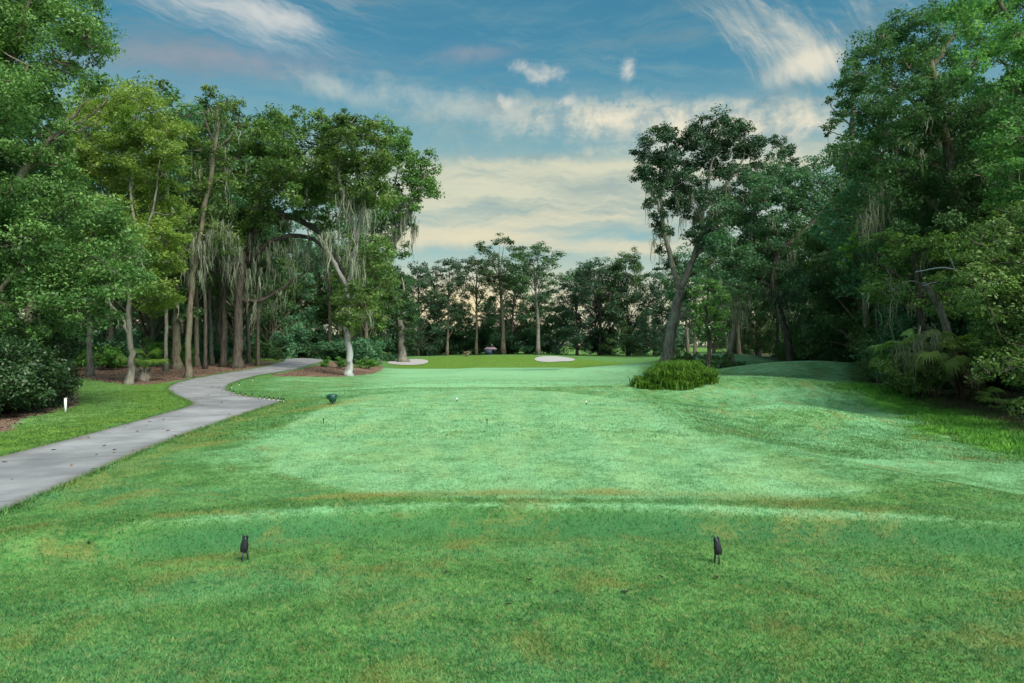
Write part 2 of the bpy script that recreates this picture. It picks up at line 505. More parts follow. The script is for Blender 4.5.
def wild_tree(name, label, cat, kind, loc, H, seed, group, leaf='oak', bark='brown', L=0.30):
    """a tree of the woods built at the origin of its root; kind: tall, oak, bushy, pine, thin"""
    rng = np.random.default_rng(seed)
    root = empty(name, loc, label, cat, group)
    wood, fol = Bag(), Bag()
    lean = rng.normal(size=2) * 0.04 * H
    top = np.array([lean[0], lean[1], H * 0.86])
    tp = catmull(np.array([[0, 0, -0.2], [lean[0] * 0.2 + 0.1, lean[1] * 0.2, H * 0.3], [lean[0] * 0.6, lean[1] * 0.6 - 0.1, H * 0.6], top]), 12)
    r0 = 0.016 * H
    rr = np.linspace(r0, r0 * 0.3, 12); rr[0] *= 1.6; rr[1] *= 1.15
    tube(wood, tp, rr, 7, True, 0.2, rng)
    spec = {'tall': (0.42, 1.0, 0.22, 26, 1.25), 'oak': (0.35, 1.0, 0.36, 34, 1.45), 'bushy': (0.07, 1.0, 0.24, 40, 1.35),
            'pine': (0.60, 1.0, 0.17, 17, 1.0), 'thin': (0.55, 1.0, 0.15, 14, 1.0)}[kind]
    z0, z1, rad, n, cr = spec
    for k in range(n):
        t = (k + rng.random()) / n
        zz = H * (z0 + (z1 - z0) * t) - cr * 0.5
        if kind == 'pine': prof = 0.55 + 0.6 * math.sin(math.pi * min(1, t * 0.9 + 0.08))
        elif kind == 'bushy': prof = (0.62 + 0.5 * math.sin(math.pi * (0.15 + 0.75 * t))) * (1 - 0.55 * max(0, t - 0.6) / 0.4)
        else: prof = math.sin(math.pi * (0.18 + 0.72 * t)) ** 0.7
        a = k * 2.4 + rng.random() * 0.9
        q = H * rad * prof * (0.35 + 0.75 * rng.random() ** 0.6)
        u = np.clip(zz / (H * 0.86), 0.02, 1) * 11; i = int(min(10, u)); ax = tp[i] + (tp[i + 1] - tp[i]) * (u - i)
        c = np.array([ax[0] + math.cos(a) * q, ax[1] + math.sin(a) * q, max(zz, 0.7)])
        j = max(1, min(11, int(i - 1 - q / H * 5)))
        C = catmull(np.array([tp[j], (tp[j] + c) / 2 + np.array([0, 0, 0.08 * q]), c]), 6)
        tube(wood, C, np.linspace(min(rr[j] * 0.7, 0.03 + 0.02 * q), 0.015, 6), 5, False)
        clump(fol, wood, c, cr * (0.75 + 0.5 * rng.random()) * H / 14, L, rng, 1.55 if kind != 'pine' else 1.7, 0.62 if kind in ('pine', 'oak') else 0.8,
              tone=rng.normal(0, 0.1))
    wood.build('trunk', BARK[bark], root, None, True)
    fol.build('crown', LEAF[leaf], root)
    return root

def shrub(name, label, cat, loc, w, d, h, seed, leaf='shrub', L=0.10, n=14, group=None, lai=2.0):
    rng = np.random.default_rng(seed)
    root = empty(name, loc, label, cat, group)
    wood, fol = Bag(), Bag()
    for k in range(n):
        a = rng.random() * 6.283; q = math.sqrt(rng.random())
        prof = math.sqrt(max(0.05, 1 - q * q * 0.85))
        c = np.array([math.cos(a) * q * w, math.sin(a) * q * d, h * prof * (0.35 + 0.5 * rng.random())])
        rr = h * 0.32 * (0.8 + 0.5 * rng.random())
        tube(wood, catmull(np.array([[c[0] * 0.3, c[1] * 0.3, -0.05], [c[0] * 0.6, c[1] * 0.6, c[2] * 0.6], c]), 5), np.linspace(0.02, 0.008, 5), 4, False)
        clump(fol, wood, c, rr, L, rng, lai, 0.8, tone=rng.normal(0, 0.1))
    wood.build('stem', BARK['dark'], root, None, True)
    fol.build('foliage', LEAF[leaf], root)
    return root

def frond(bag, p, d, ln, rng, tint=0.5, fan=0.5, nl=22, droop=0.5):
    """a fan-shaped palm leaf on a curved stalk"""
    d = np.asarray(d, float); d /= np.linalg.norm(d)
    side = np.cross(d, [0, 0, 1]); side /= np.linalg.norm(side) + 1e-9
    e = p + d * ln + np.array([0, 0, -droop * ln * 0.35])
    C = catmull(np.array([p, p + d * ln * 0.55 + np.array([0, 0, 0.03]), e]), 5)
    tube(bag, C, np.linspace(0.014, 0.008, 5), 4, False, a=tint * 0.8)
    f = C[-1] - C[-2]; f /= np.linalg.norm(f)
    nrm = np.cross(side, f)
    for k in range(nl):
        a = (k / (nl - 1) - 0.5) * 3.9
        v = f * math.cos(a) + side * math.sin(a)
        l = fan * (1 - 0.22 * abs(a) / 1.95) * (0.9 + 0.2 * rng.random())
        m = e + v * l * 0.55 + nrm * 0.03
        t = e + v * l + np.array([0, 0, -1]) * l * (0.22 + 0.35 * droop * rng.random())
        w = np.cross(v, nrm); w /= np.linalg.norm(w) + 1e-9
        w = w * 0.022 * (fan / 0.5)
        V = np.array([e - w * 0.3, e + w * 0.3, m - w, m + w, t])
        bag.add(V, [[0, 1, 3, 2]], [[2, 3, 4]], np.clip(tint + rng.normal(0, 0.12), 0, 1))

def fan_palm(name, label, loc, trunk_h, n, ln, fan, seed, dry=0, trunk_r=0.16, group=None, spread=1.0, el0=0.0, bark=None):
    rng = np.random.default_rng(seed)
    root = empty(name, loc, label, 'palm', group)
    tr, cr, dd = Bag(), Bag(), Bag()
    tube(tr, np.array([[0, 0, -0.1], [0.02, 0, trunk_h * 0.5], [0.03, 0.02, trunk_h]]), np.array([1.15, 1, 0.9]) * trunk_r, 10, True, 0.15, rng)
    for z in np.arange(0.06, trunk_h, 0.07):            # criss-cross leaf bases
        for k in range(7):
            a = k / 7 * 6.283 + (z / 0.07) * 0.45
            q = np.array([math.cos(a), math.sin(a), 0])
            b0 = q * trunk_r * 0.9 + np.array([0, 0, z]); b1 = q * (trunk_r + 0.07) + np.array([0, 0, z + 0.14])
            tube(tr, np.array([b0, (b0 + b1) / 2 + q * 0.01, b1]), np.array([0.035, 0.03, 0.012]), 4, True, a=rng.random())
    for k in range(n):
        a = k * 2.4 + rng.random() * 0.5; el = rng.uniform(el0, 1.3)
        d = np.array([math.cos(a) * math.cos(el), math.sin(a) * math.cos(el), math.sin(el)])
        frond(cr, np.array([0.03, 0.02, trunk_h]), d, ln * rng.uniform(0.75, 1.15) * spread, rng, rng.uniform(0.25, 0.8), fan * rng.uniform(0.8, 1.15), 22, rng.uniform(0.2, 0.9))
    for k in range(dry):
        a = rng.random() * 6.283
        d = np.array([math.cos(a) * 0.75, math.sin(a) * 0.75, rng.uniform(-0.7, 0.2)])
        frond(dd, np.array([0, 0, trunk_h * rng.uniform(0.7, 1.0)]), d, ln * rng.uniform(0.35, 0.8), rng, rng.uniform(0.2, 0.9), fan * 0.8, 14, 1.3)
    tr.build('trunk', bark or PALM_BARK, root, None, False)
    cr.build('crown', LEAF['palm'], root)
    if dry: dd.build('dead_fronds', LEAF['dry'], root)
    return root

PALM_BARK = bark_mat('palm_bark', (0.10, 0.085, 0.065), (0.36, 0.32, 0.27))

# ------------------------------------------------------------------ ground zones (where which turf or litter lies)
PATH_PX = [(-90, 556), (-40, 531), (0, 514), (60, 488), (120, 461.5), (180, 437), (240, 416), (272, 405.5), (284, 401.8), (279, 400.6), (262, 399), (247, 397),
           (236, 394.5), (229, 391.5), (226.5, 388.3), (230, 384.6), (240, 380.5), (256, 376.5), (276, 373.2), (300, 368.7), (317, 363.6), (326, 360.6),
           (318, 358.8), (300, 358.2), (284, 358.8), (281, 361.3), (270, 365.8), (246, 370.5), (216, 375), (192, 379), (176, 383), (167, 387.5), (168, 392), (179, 398), (194, 404),
           (183, 409), (150, 418), (100, 432), (50, 445), (0, 458), (-45, 470), (-100, 486)]
PATH = wpoly(PATH_PX)
TEE = smooth_poly(wpoly([(262, 452), (285, 425), (330, 405), (380, 393), (470, 389.5), (560, 391), (640, 400), (668, 414), (690, 430), (760, 455), (850, 482), (900, 497), (700, 500), (500, 500), (350, 494), (275, 478)]), 2)
MULCH_L = smooth_poly(wpoly([(-120, 470), (0, 432), (40, 414), (78, 405), (76, 392), (62, 386), (78, 377), (100, 381), (135, 385.5), (168, 382.5), (190, 378), (215, 374), (245, 369.5), (268, 365), (279, 361), (250, 362), (200, 365.5), (130, 366), (70, 367), (-60, 372), (-250, 400)]), 1)
MULCH_M = smooth_poly(wpoly([(262, 376.2), (300, 377), (345, 377.2), (375, 373.5), (384, 369), (381, 363), (352, 361), (330, 360.8), (318, 365), (300, 370.2)]), 1)
LAWN_L = wpoly([(-80, 480), (0, 457), (100, 431), (192, 404), (178, 398), (166, 391), (168, 384), (100, 375), (60, 380), (0, 425), (-80, 440)])
GREEN = smooth_poly([(-15, 90), (-12, 85), (-4, 84), (6, 86), (14, 90), (17, 98), (12, 106), (4, 114), (-8, 116), (-16, 110), (-18, 100)], 2)
ROUGH_R = smooth_poly(wpoly([(838, 384), (862, 398), (905, 412), (918, 428), (960, 444), (1030, 458), (1150, 480), (1150, 405), (1024, 398), (960, 395), (900, 390), (870, 384)]), 1)

def zones(x, y):
    """two rows of four weights at every point"""
    x = np.asarray(x, float); y = np.asarray(y, float)
    n1 = vnoise(x, y, 0.8, 1); n2 = vnoise(x, y, 3.0, 2); n3 = vnoise(x, y, 0.22, 4)
    wob = (n1 - 0.5) * 0.35 + (n2 - 0.5) * 0.16
    near = np.hypot(x, y) < 60
    tee = sstep(0.22, -0.22, sdpoly(TEE, x, y) + wob * 0.6)
    mul = np.maximum(sstep(0.12, -0.12, sdpoly(MULCH_L, x, y) + wob * 1.2), sstep(0.1, -0.1, sdpoly(MULCH_M, x, y) + wob))
    ang = (x / np.maximum(y, 0.1))
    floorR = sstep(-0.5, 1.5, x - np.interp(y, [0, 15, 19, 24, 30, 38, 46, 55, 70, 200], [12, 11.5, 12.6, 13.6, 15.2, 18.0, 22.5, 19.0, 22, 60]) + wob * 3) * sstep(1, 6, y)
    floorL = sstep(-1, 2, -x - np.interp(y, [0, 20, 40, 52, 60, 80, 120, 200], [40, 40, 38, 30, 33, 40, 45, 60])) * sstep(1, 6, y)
    rough = sstep(0.6, -0.5, sdpoly(ROUGH_R, x, y) + wob * 3.0)
    green = sstep(0.5, -0.5, sdpoly(GREEN, x, y))
    lawn = 0.72 * sstep(0.5, -0.4, sdpoly(LAWN_L, x, y) + wob)
    lawn = np.maximum(lawn, sstep(58, 63, y) * sstep(84, 76, y) * sstep(-17, -20, x) * sstep(-52, -46, x))
    lawn = np.maximum(lawn, 0.6 * sstep(118, 122, y))
    # dormant straw-coloured turf
    s = y - crest_y(x)
    band = np.exp(-((s - 0.80) / 0.30) ** 2) * sstep(-2.0, -0.6, x) * sstep(4.4, 2.2, x) * (0.45 + 0.75 * vnoise(x, y, 1.7, 12))
    band = np.maximum(band, 0.7 * np.exp(-((s - 0.75) / 0.3) ** 2) * sstep(-3.2, -1.8, x) * sstep(0.5, -0.8, x))
    pd = sdpoly(PATH, x, y)
    edge = np.exp(-np.clip(pd, 0, 99) / 0.75) * sstep(-1, 0.5, x + 8.2 + 0 * y) * 0 + np.exp(-((pd - 0.35) / 0.5) ** 2) * (y < 27) * sstep(-9, -6.5, x + 0.0 * y) * sstep(-1.2, -2.5, x) * sstep(6.0, 8.5, y)
    edge2 = gauss(x, y, -4.9, 18.6, 0.7, 3.2, -0.38) * 0.9
    endl = 0.75 * np.exp(-((y - 25.3) / 0.45) ** 2) * sstep(-5.2, -4.2, x) * sstep(6, 2, x)
    patch = 0.40 * sstep(0.60, 0.86, 0.6 * n3 + 0.4 * n1)
    brown = np.clip(np.maximum.reduce([band * (0.75 + 0.6 * n1), edge * 0.5, edge2 * 0.8, endl * 0.7, patch * sstep(30, 20, y)]), 0, 1)
    brown = np.maximum(brown, 0.8 * gauss(x, y, 5.9, 15.2, 0.9, 0.5) * n1 + 0.5 * gauss(x, y, 18.5, 46.5, 6, 1.2, -0.2))
    # heavy dew
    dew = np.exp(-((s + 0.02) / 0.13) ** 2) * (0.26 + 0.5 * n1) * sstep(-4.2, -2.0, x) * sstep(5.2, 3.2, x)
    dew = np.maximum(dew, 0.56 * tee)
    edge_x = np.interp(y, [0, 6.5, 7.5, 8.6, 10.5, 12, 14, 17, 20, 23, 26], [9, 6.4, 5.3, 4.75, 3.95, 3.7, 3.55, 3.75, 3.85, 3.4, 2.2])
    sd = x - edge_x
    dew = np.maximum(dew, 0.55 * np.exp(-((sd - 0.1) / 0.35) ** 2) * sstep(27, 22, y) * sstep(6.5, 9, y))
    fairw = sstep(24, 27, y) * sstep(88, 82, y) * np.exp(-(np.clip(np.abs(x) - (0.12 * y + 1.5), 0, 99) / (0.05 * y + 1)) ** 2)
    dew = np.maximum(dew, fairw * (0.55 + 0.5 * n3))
    dew = np.maximum(dew, 0.8 * gauss(x, y, 6.9, 17.9, 2.4, 0.9, 0.35) + 0.9 * gauss(x, y, 9.0, 26.8, 4.6, 0.9, -0.10) + 0.75 * gauss(x, y, 17.8, 42.2, 6, 1.2, -0.15))  # dew on the mound crests doubles as painted light that shows their relief
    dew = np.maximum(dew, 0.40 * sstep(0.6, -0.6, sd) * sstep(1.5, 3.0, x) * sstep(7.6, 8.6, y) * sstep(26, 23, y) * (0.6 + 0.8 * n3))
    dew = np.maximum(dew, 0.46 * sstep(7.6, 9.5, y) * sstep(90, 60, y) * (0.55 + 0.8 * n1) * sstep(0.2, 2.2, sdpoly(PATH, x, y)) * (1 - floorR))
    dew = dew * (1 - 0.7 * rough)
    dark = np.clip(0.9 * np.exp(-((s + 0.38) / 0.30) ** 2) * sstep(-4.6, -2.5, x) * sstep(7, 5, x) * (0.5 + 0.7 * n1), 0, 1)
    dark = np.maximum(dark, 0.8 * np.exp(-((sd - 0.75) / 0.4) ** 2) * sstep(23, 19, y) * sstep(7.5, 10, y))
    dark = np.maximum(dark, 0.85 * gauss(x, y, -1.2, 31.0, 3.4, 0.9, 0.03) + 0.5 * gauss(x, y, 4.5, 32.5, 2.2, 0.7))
    dark = np.maximum(dark, 0.85 * gauss(x, y, 9.5, 23.4, 4.5, 1.3, -0.10) + 0.9 * gauss(x, y, 17.0, 38.0, 6, 1.6, -0.15) + 0.7 * gauss(x, y, 8.0, 15.6, 1.8, 0.8, 0.35) + 0.6 * gauss(x, y, 5.6, 14.5, 0.6, 3.0, 0.1))  # near faces of the mounds: slope shading painted in as darker, dewless turf
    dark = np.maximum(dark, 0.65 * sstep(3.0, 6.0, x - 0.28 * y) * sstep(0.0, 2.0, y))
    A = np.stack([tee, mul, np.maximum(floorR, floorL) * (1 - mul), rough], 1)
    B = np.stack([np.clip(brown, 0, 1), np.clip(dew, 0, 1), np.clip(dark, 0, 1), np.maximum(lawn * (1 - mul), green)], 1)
    return np.clip(A, 0, 1), np.clip(B, 0, 1)

def turf_color(t, blade=False):
    """colour of the turf from its zones and world position"""
    geo = t.new('ShaderNodeNewGeometry'); pos = geo.outputs['Position']
    a = t.attr('zone_a'); b = t.attr('zone_b')
    sa = t.new('ShaderNodeSeparateColor'); t.l.new(a.outputs['Color'], sa.inputs[0])
    sb = t.new('ShaderNodeSeparateColor'); t.l.new(b.outputs['Color'], sb.inputs[0])
    tee, mul, flo = sa.outputs[0], sa.outputs[1], sa.outputs[2]; rough = a.outputs['Alpha']
    brown, dew, dark = sb.outputs[0], sb.outputs[1], sb.outputs[2]; lawn = b.outputs['Alpha']
    nb = t.noise(t.vmul(pos, (0.6, 1.3, 1)), 0.6, 5, 0.65, 0.5); nm = t.noise(pos, 2.6, 4, 0.65, 0.4); nf = t.noise(pos, 16, 3, 0.7); nx = t.noise(pos, 75, 2, 0.7)
    c = t.mix(t.ss(nm, 0.33, 0.67), (0.036, 0.124, 0.026), (0.086, 0.212, 0.052))
    c = t.mix(t.m('MULTIPLY', t.ss(nb, 0.45, 0.7), 0.45), c, (0.070, 0.235, 0.105))
    c = t.mix(t.m('MULTIPLY', t.ss(nf, 0.50, 0.68), 0.55), c, (0.185, 0.205, 0.075))
    c = t.mix(t.m('MULTIPLY', t.ss(nf, 0.48, 0.32), 0.60), c, (0.020, 0.080, 0.030))
    def mott(w, lo, hi, k=1.0):        # ragged, mottled rim of a patch
        v = t.m('ADD', w, t.m('ADD', t.m('MULTIPLY', t.m('SUBTRACT', nm, 0.5), 0.9), t.m('MULTIPLY', t.m('SUBTRACT', nf, 0.5), 0.9)))
        return t.m('MULTIPLY', t.m('MULTIPLY', t.ss(v, lo, hi), t.ss(w, 0.0, 0.15)), k)
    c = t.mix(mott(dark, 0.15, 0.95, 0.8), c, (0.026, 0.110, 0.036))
    sx = t.new('ShaderNodeSeparateXYZ'); t.l.new(pos, sx.inputs[0])
    strp = t.m('SINE', t.m('ADD', t.m('MULTIPLY', sx.outputs[0], 4.2), t.m('MULTIPLY', nb, 3.0)))
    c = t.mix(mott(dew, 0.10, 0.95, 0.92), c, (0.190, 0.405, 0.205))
    c = t.mix(t.m('MULTIPLY', t.ss(strp, 0.2, 0.9), t.m('MULTIPLY', tee, 0.10)), c, (0.30, 0.46, 0.26))
    tn = t.ss(t.noise(t.vmul(pos, (1.6, 0.7, 1)), 0.9, 4, 0.6), 0.42, 0.72)
    c = t.mix(t.m('MULTIPLY', tee, t.m('MULTIPLY', tn, 0.28)), c, (0.29, 0.385, 0.135))
    c = t.mix(mott(brown, 0.22, 1.0, 0.85), c, (0.175, 0.178, 0.045))
    c = t.mix(t.m('MULTIPLY', t.ss(t.noise(pos, 1.1, 5, 0.7, 0.6), 0.50, 0.68), t.m('SUBTRACT', 0.60, t.m('MULTIPLY', tee, 0.46))), c, (0.165, 0.165, 0.042))
    c = t.mix(t.m('MULTIPLY', lawn, 0.9), c, t.mix(t.ss(t.m('ADD', t.m('MULTIPLY', nm, 0.6), t.m('MULTIPLY', nf, 0.4)), 0.35, 0.65), (0.034, 0.098, 0.008), (0.125, 0.215, 0.018)))
    c = t.mix(t.m('MULTIPLY', rough, 0.95), c, t.mix(t.ss(nm, 0.35, 0.65), (0.030, 0.120, 0.012), (0.100, 0.270, 0.024)))
    litter = t.mix(t.ss(nf, 0.35, 0.65), (0.060, 0.038, 0.026), (0.200, 0.130, 0.090))
    litter = t.mix(t.ss(nx, 0.55, 0.7), litter, (0.30, 0.21, 0.14))
    c = t.mix(mul, c, litter)
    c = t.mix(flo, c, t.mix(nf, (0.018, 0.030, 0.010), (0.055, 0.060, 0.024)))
    return c, nf, nx, nm

def ground_material():
    m, t, out = material('turf')
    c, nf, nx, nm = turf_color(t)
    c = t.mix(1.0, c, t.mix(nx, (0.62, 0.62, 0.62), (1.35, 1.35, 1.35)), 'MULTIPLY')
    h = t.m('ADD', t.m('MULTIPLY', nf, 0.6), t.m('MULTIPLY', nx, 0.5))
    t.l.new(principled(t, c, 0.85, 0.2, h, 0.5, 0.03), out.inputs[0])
    return m

def blade_material(bright=1.0):
    m, t, out = material('grass_blade')
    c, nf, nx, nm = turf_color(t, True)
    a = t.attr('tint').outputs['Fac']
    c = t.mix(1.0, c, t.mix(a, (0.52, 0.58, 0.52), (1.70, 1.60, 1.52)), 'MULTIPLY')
    p = principled(t, c, 0.55, 0.25)
    tr = t.new('ShaderNodeBsdfTranslucent'); t.l.new(c, tr.inputs[0])
    ms = t.new('ShaderNodeMixShader'); ms.inputs[0].default_value = 0.3
    t.l.new(p, ms.inputs[1]); t.l.new(tr.outputs[0], ms.inputs[2]); t.l.new(ms.outputs[0], out.inputs[0])
    return m

def build_ground():
    th = np.radians(np.concatenate([np.arange(-57, 57, 0.15), np.arange(57, 303, 3.0)]))
    rr = np.concatenate([np.exp(np.arange(math.log(0.5), math.log(170), 0.0115)), np.exp(np.arange(math.log(172), math.log(440), 0.03))])
    nt, nr = len(th), len(rr)
    X = np.outer(rr, np.sin(th)).ravel(); Y = np.outer(rr, np.cos(th)).ravel()
    X = np.append(X, 0); Y = np.append(Y, 0)
    Z = height(X, Y)
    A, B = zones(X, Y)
    i = np.arange(nr - 1)[:, None] * nt; j = np.arange(nt)[None]; j2 = (j + 1) % nt
    Q = np.stack([i + j, i + nt + j, i + nt + j2, i + j2], -1).reshape(-1, 4)
    k = np.arange(nt)
    Tn = np.stack([np.full(nt, nr * nt), k, (k + 1) % nt], 1)
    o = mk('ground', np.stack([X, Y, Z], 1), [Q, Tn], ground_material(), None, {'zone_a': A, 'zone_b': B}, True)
    o['kind'] = 'structure'
    o['label'] = 'mown golf turf with tee boxes, mounds and fairway'

def draped(name, P, mat, lift, step, label, kind='structure'):
    P = np.asarray(P)
    out = []
    for k in range(len(P)):
        a, b = P[k], P[(k + 1) % len(P)]
        n = max(1, int(np.linalg.norm(b - a) / step))
        for q in range(n): out.append(a + (b - a) * q / n)
    bd = np.array(out); nb = len(bd)
    mn, mx = bd.min(0), bd.max(0)
    gx, gy = np.meshgrid(np.arange(mn[0], mx[0], step), np.arange(mn[1], mx[1], step))
    G = np.stack([gx.ravel(), gy.ravel()], 1)
    G = G[sdpoly(bd, G[:, 0], G[:, 1]) < -step * 0.4]
    allp = np.vstack([bd, G])
    vs, es, fs, *_ = delaunay_2d_cdt([Vector(p) for p in allp], [(k, (k + 1) % nb) for k in range(nb)], [list(range(nb))], 1, 1e-5)
    V = np.array([[v[0], v[1], 0] for v in vs]); V[:, 2] = height(V[:, 0], V[:, 1]) + lift
    F = np.array([f for f in fs if len(f) == 3])
    # rim down into the turf
    o = mk(name, V, [F], mat, None, None, True)
    o['kind'] = kind; o['label'] = label
    return o

build_ground()

# ------------------------------------------------------------------ cart path and bunkers
pm, t, out = material('path_concrete')
geo = t.new('ShaderNodeNewGeometry'); pos = geo.outputs['Position']
n1 = t.noise(pos, 0.8, 5, 0.6, 0.3); n2 = t.noise(pos, 22, 4, 0.7); n3 = t.noise(t.vmul(pos, (0.5, 1.4, 1)), 2.2, 5, 0.7, 0.5)
c = t.mix(t.ss(n1, 0.3, 0.7), (0.145, 0.150, 0.156), (0.245, 0.250, 0.256))
c = t.mix(t.m('MULTIPLY', t.ss(n3, 0.50, 0.70), 0.55), c, (0.125, 0.132, 0.145))
c = t.mix(t.m('MULTIPLY', t.ss(n2, 0.55, 0.75), 0.35), c, (0.095, 0.095, 0.095))
al = t.m('MULTIPLY', t.attr('along').outputs['Fac'], 1 / 3.1)
jn = t.m('ABSOLUTE', t.m('SUBTRACT', t.m('FRACT', al), 0.5))
c = t.mix(t.m('MULTIPLY', t.ss(jn, 0.484, 0.496), 0.42), c, (0.045, 0.045, 0.040))
c = t.mix(t.m('MULTIPLY', t.ss(t.noise(pos, 1.7, 6, 0.75, 1.2), 0.56, 0.68), 0.55), c, (0.10, 0.10, 0.098))
slab = t.new('ShaderNodeTexWhiteNoise', noise_dimensions='1D'); t.l.new(t.m('FLOOR', t.m('ADD', al, 0.5)), slab.inputs['W'])
c = t.mix(1.0, c, t.mix(slab.outputs[0], (0.88, 0.88, 0.88), (1.08, 1.08, 1.08)), 'MULTIPLY')
rim = t.ss(t.m('ADD', t.attr('rim').outputs['Fac'], t.m('MULTIPLY', t.m('SUBTRACT', n3, 0.5), 0.5)), 0.30, 0.0)
c = t.mix(t.m('MULTIPLY', rim, 0.6), c, (0.085, 0.075, 0.055))
t.l.new(principled(t, c, 0.85, 0.3, n2, 0.35, 0.01), out.inputs[0])
po = draped('cart_path', smooth_poly(PATH, 2), pm, 0.022, 0.35, 'pale concrete cart path')
PV = np.array([v.co[:2] for v in po.data.vertices])
mid = catmull(np.hstack([wpoly([(-80, 508), (0, 485), (70, 459), (130, 438), (190, 417), (222, 404), (210, 394), (212, 385), (240, 375), (270, 368), (295, 362), (305, 359)]), np.zeros((12, 1))]), 160)[:, :2]
arc = np.concatenate([[0], np.cumsum(np.linalg.norm(np.diff(mid, axis=0), axis=1))])
near_i = np.argmin(((PV[:, None] - mid[None]) ** 2).sum(-1), 1)
tg = np.gradient(mid, axis=0); tg /= np.linalg.norm(tg, axis=1)[:, None]
al = arc[near_i] + ((PV - mid[near_i]) * tg[near_i]).sum(1)
a_ = po.data.attributes.new('along', 'FLOAT', 'POINT'); a_.data.foreach_set('value', al.astype(np.float32))
r_ = po.data.attributes.new('rim', 'FLOAT', 'POINT'); r_.data.foreach_set('value', (-sdpoly(PATH, PV[:, 0], PV[:, 1])).astype(np.float32))
sm, t, out = material('bunker_sand')
geo = t.new('ShaderNodeNewGeometry')
n1 = t.noise(geo.outputs['Position'], 1.2, 5)
c = t.mix(n1, (0.26, 0.25, 0.25), (0.36, 0.35, 0.34))
t.l.new(principled(t, c, 0.95, 0.1, n1, 0.3, 0.05), out.inputs[0])

def blob(cx, cy, rx, ry, n=28, seed=0):
    rng = np.random.default_rng(seed)
    a = np.arange(n) / n * 2 * math.pi
    k = 1 + 0.10 * np.sin(2 * a + seed) + 0.07 * np.sin(3 * a + 2 * seed)
    return np.stack([cx + rx * k * np.cos(a), cy + ry * k * np.sin(a)], 1)
draped('sand_bunker', blob(6.3, 106, 2.8, 7.0, seed=1), sm, 0.05, 0.8, 'white sand bunker beside the green, right of the tall pine')
draped('sand_bunker', blob(-14.8, 101.0, 2.6, 7.0, seed=2), sm, 0.05, 0.8, 'white sand bunker behind the ivy-covered tree at the left of the green')

# ------------------------------------------------------------------ near turf blades and rough
def blades(name, P, tall, wid, mat, label, rng, lean=0.5, zon=True):
    n = len(P)
    Z = height(P[:, 0], P[:, 1])
    A, B = zones(P[:, 0], P[:, 1])
    h = tall * (0.55 + 0.9 * rng.random(n))
    th = rng.random(n) * 2 * math.pi; ph = rng.random(n) * 2 * math.pi
    w = wid * (0.7 + 0.6 * rng.random(n))
    dx, dy = np.cos(th) * w, np.sin(th) * w
    lx, ly = np.cos(ph) * h * lean, np.sin(ph) * h * lean
    V = np.stack([np.stack([P[:, 0] - dx, P[:, 1] - dy, Z - 0.002], 1), np.stack([P[:, 0] + dx, P[:, 1] + dy, Z - 0.002], 1),
                  np.stack([P[:, 0] + lx, P[:, 1] + ly, Z + h], 1)], 1).reshape(-1, 3)
    T = np.arange(3 * n).reshape(-1, 3)
    o = mk(name, V, [T], mat, None, {'zone_a': np.repeat(A, 3, 0), 'zone_b': np.repeat(B, 3, 0), 'tint': np.repeat(rng.random(n), 3)})
    o['kind'] = 'stuff'; o['label'] = label
    return o

BLADE = blade_material()
rng = np.random.default_rng(11)
def scatter(n, d0, d1, pw=1.0, half=1.45, extra=1.2):
    u = rng.random(n)
    d = d0 * (d1 / d0) ** (u ** pw)
    x = (rng.random(n) * 2 - 1) * (half * d + extra)
    return np.stack([x, d], 1)
P = scatter(980000, 1.9, 13.0, 1.0)
P = P[sdpoly(PATH, P[:, 0], P[:, 1]) > 0.03]
blades('grass', P, 0.019, 0.0032, BLADE, 'short dewy turf blades', rng, 0.8)
P2 = scatter(640000, 12.0, 40.0)
P2 = P2[sdpoly(PATH, P2[:, 0], P2[:, 1]) > 0.05]
P2 = P2[np.minimum(sdpoly(MULCH_L, P2[:, 0], P2[:, 1]), sdpoly(MULCH_M, P2[:, 0], P2[:, 1])) > 0.1]
keep = (sdpoly(TEE, P2[:, 0], P2[:, 1]) > 0) | (rng.random(len(P2)) < 0.35)
P2 = P2[keep]
blades('mown_grass', P2, 0.026, 0.008, BLADE, 'mown turf of the tee surrounds and left lawn', rng, 0.9)
Pr = np.stack([rng.uniform(6, 24, 150000), rng.uniform(10, 36, 150000)], 1)
dd = sdpoly(ROUGH_R, Pr[:, 0], Pr[:, 1]) + (vnoise(Pr[:, 0], Pr[:, 1], 1.1, 8) - 0.5) * 1.6
Pr = Pr[dd < -0.05]
Pr = np.vstack([Pr, Pr + rng.normal(size=Pr.shape) * 0.06])
blades('rough_grass', Pr, 0.075, 0.010, BLADE, 'lush uncut ground cover at the edge of the woods', rng, 0.7)
Pe = []
seg = np.roll(smooth_poly(PATH, 2), -1, 0)
sp = smooth_poly(PATH, 2)
for a, b in zip(sp, seg):
    ln = np.linalg.norm(b - a)
    if a[1] > 45 or a[1] < 4: continue
    k = int(ln * 420)
    tt = rng.random((k, 1)); nv = np.array([-(b - a)[1], (b - a)[0]]) / (ln + 1e-9)
    Pe.append(a + (b - a) * tt + nv * rng.normal(0.0, 0.05, (k, 1)))
Pe = np.vstack(Pe)
Pe = Pe[sdpoly(PATH, Pe[:, 0], Pe[:, 1]) > -0.05]
blades('edge_grass', Pe, 0.05, 0.006, BLADE, 'ragged turf along the edge of the path', rng, 0.8)

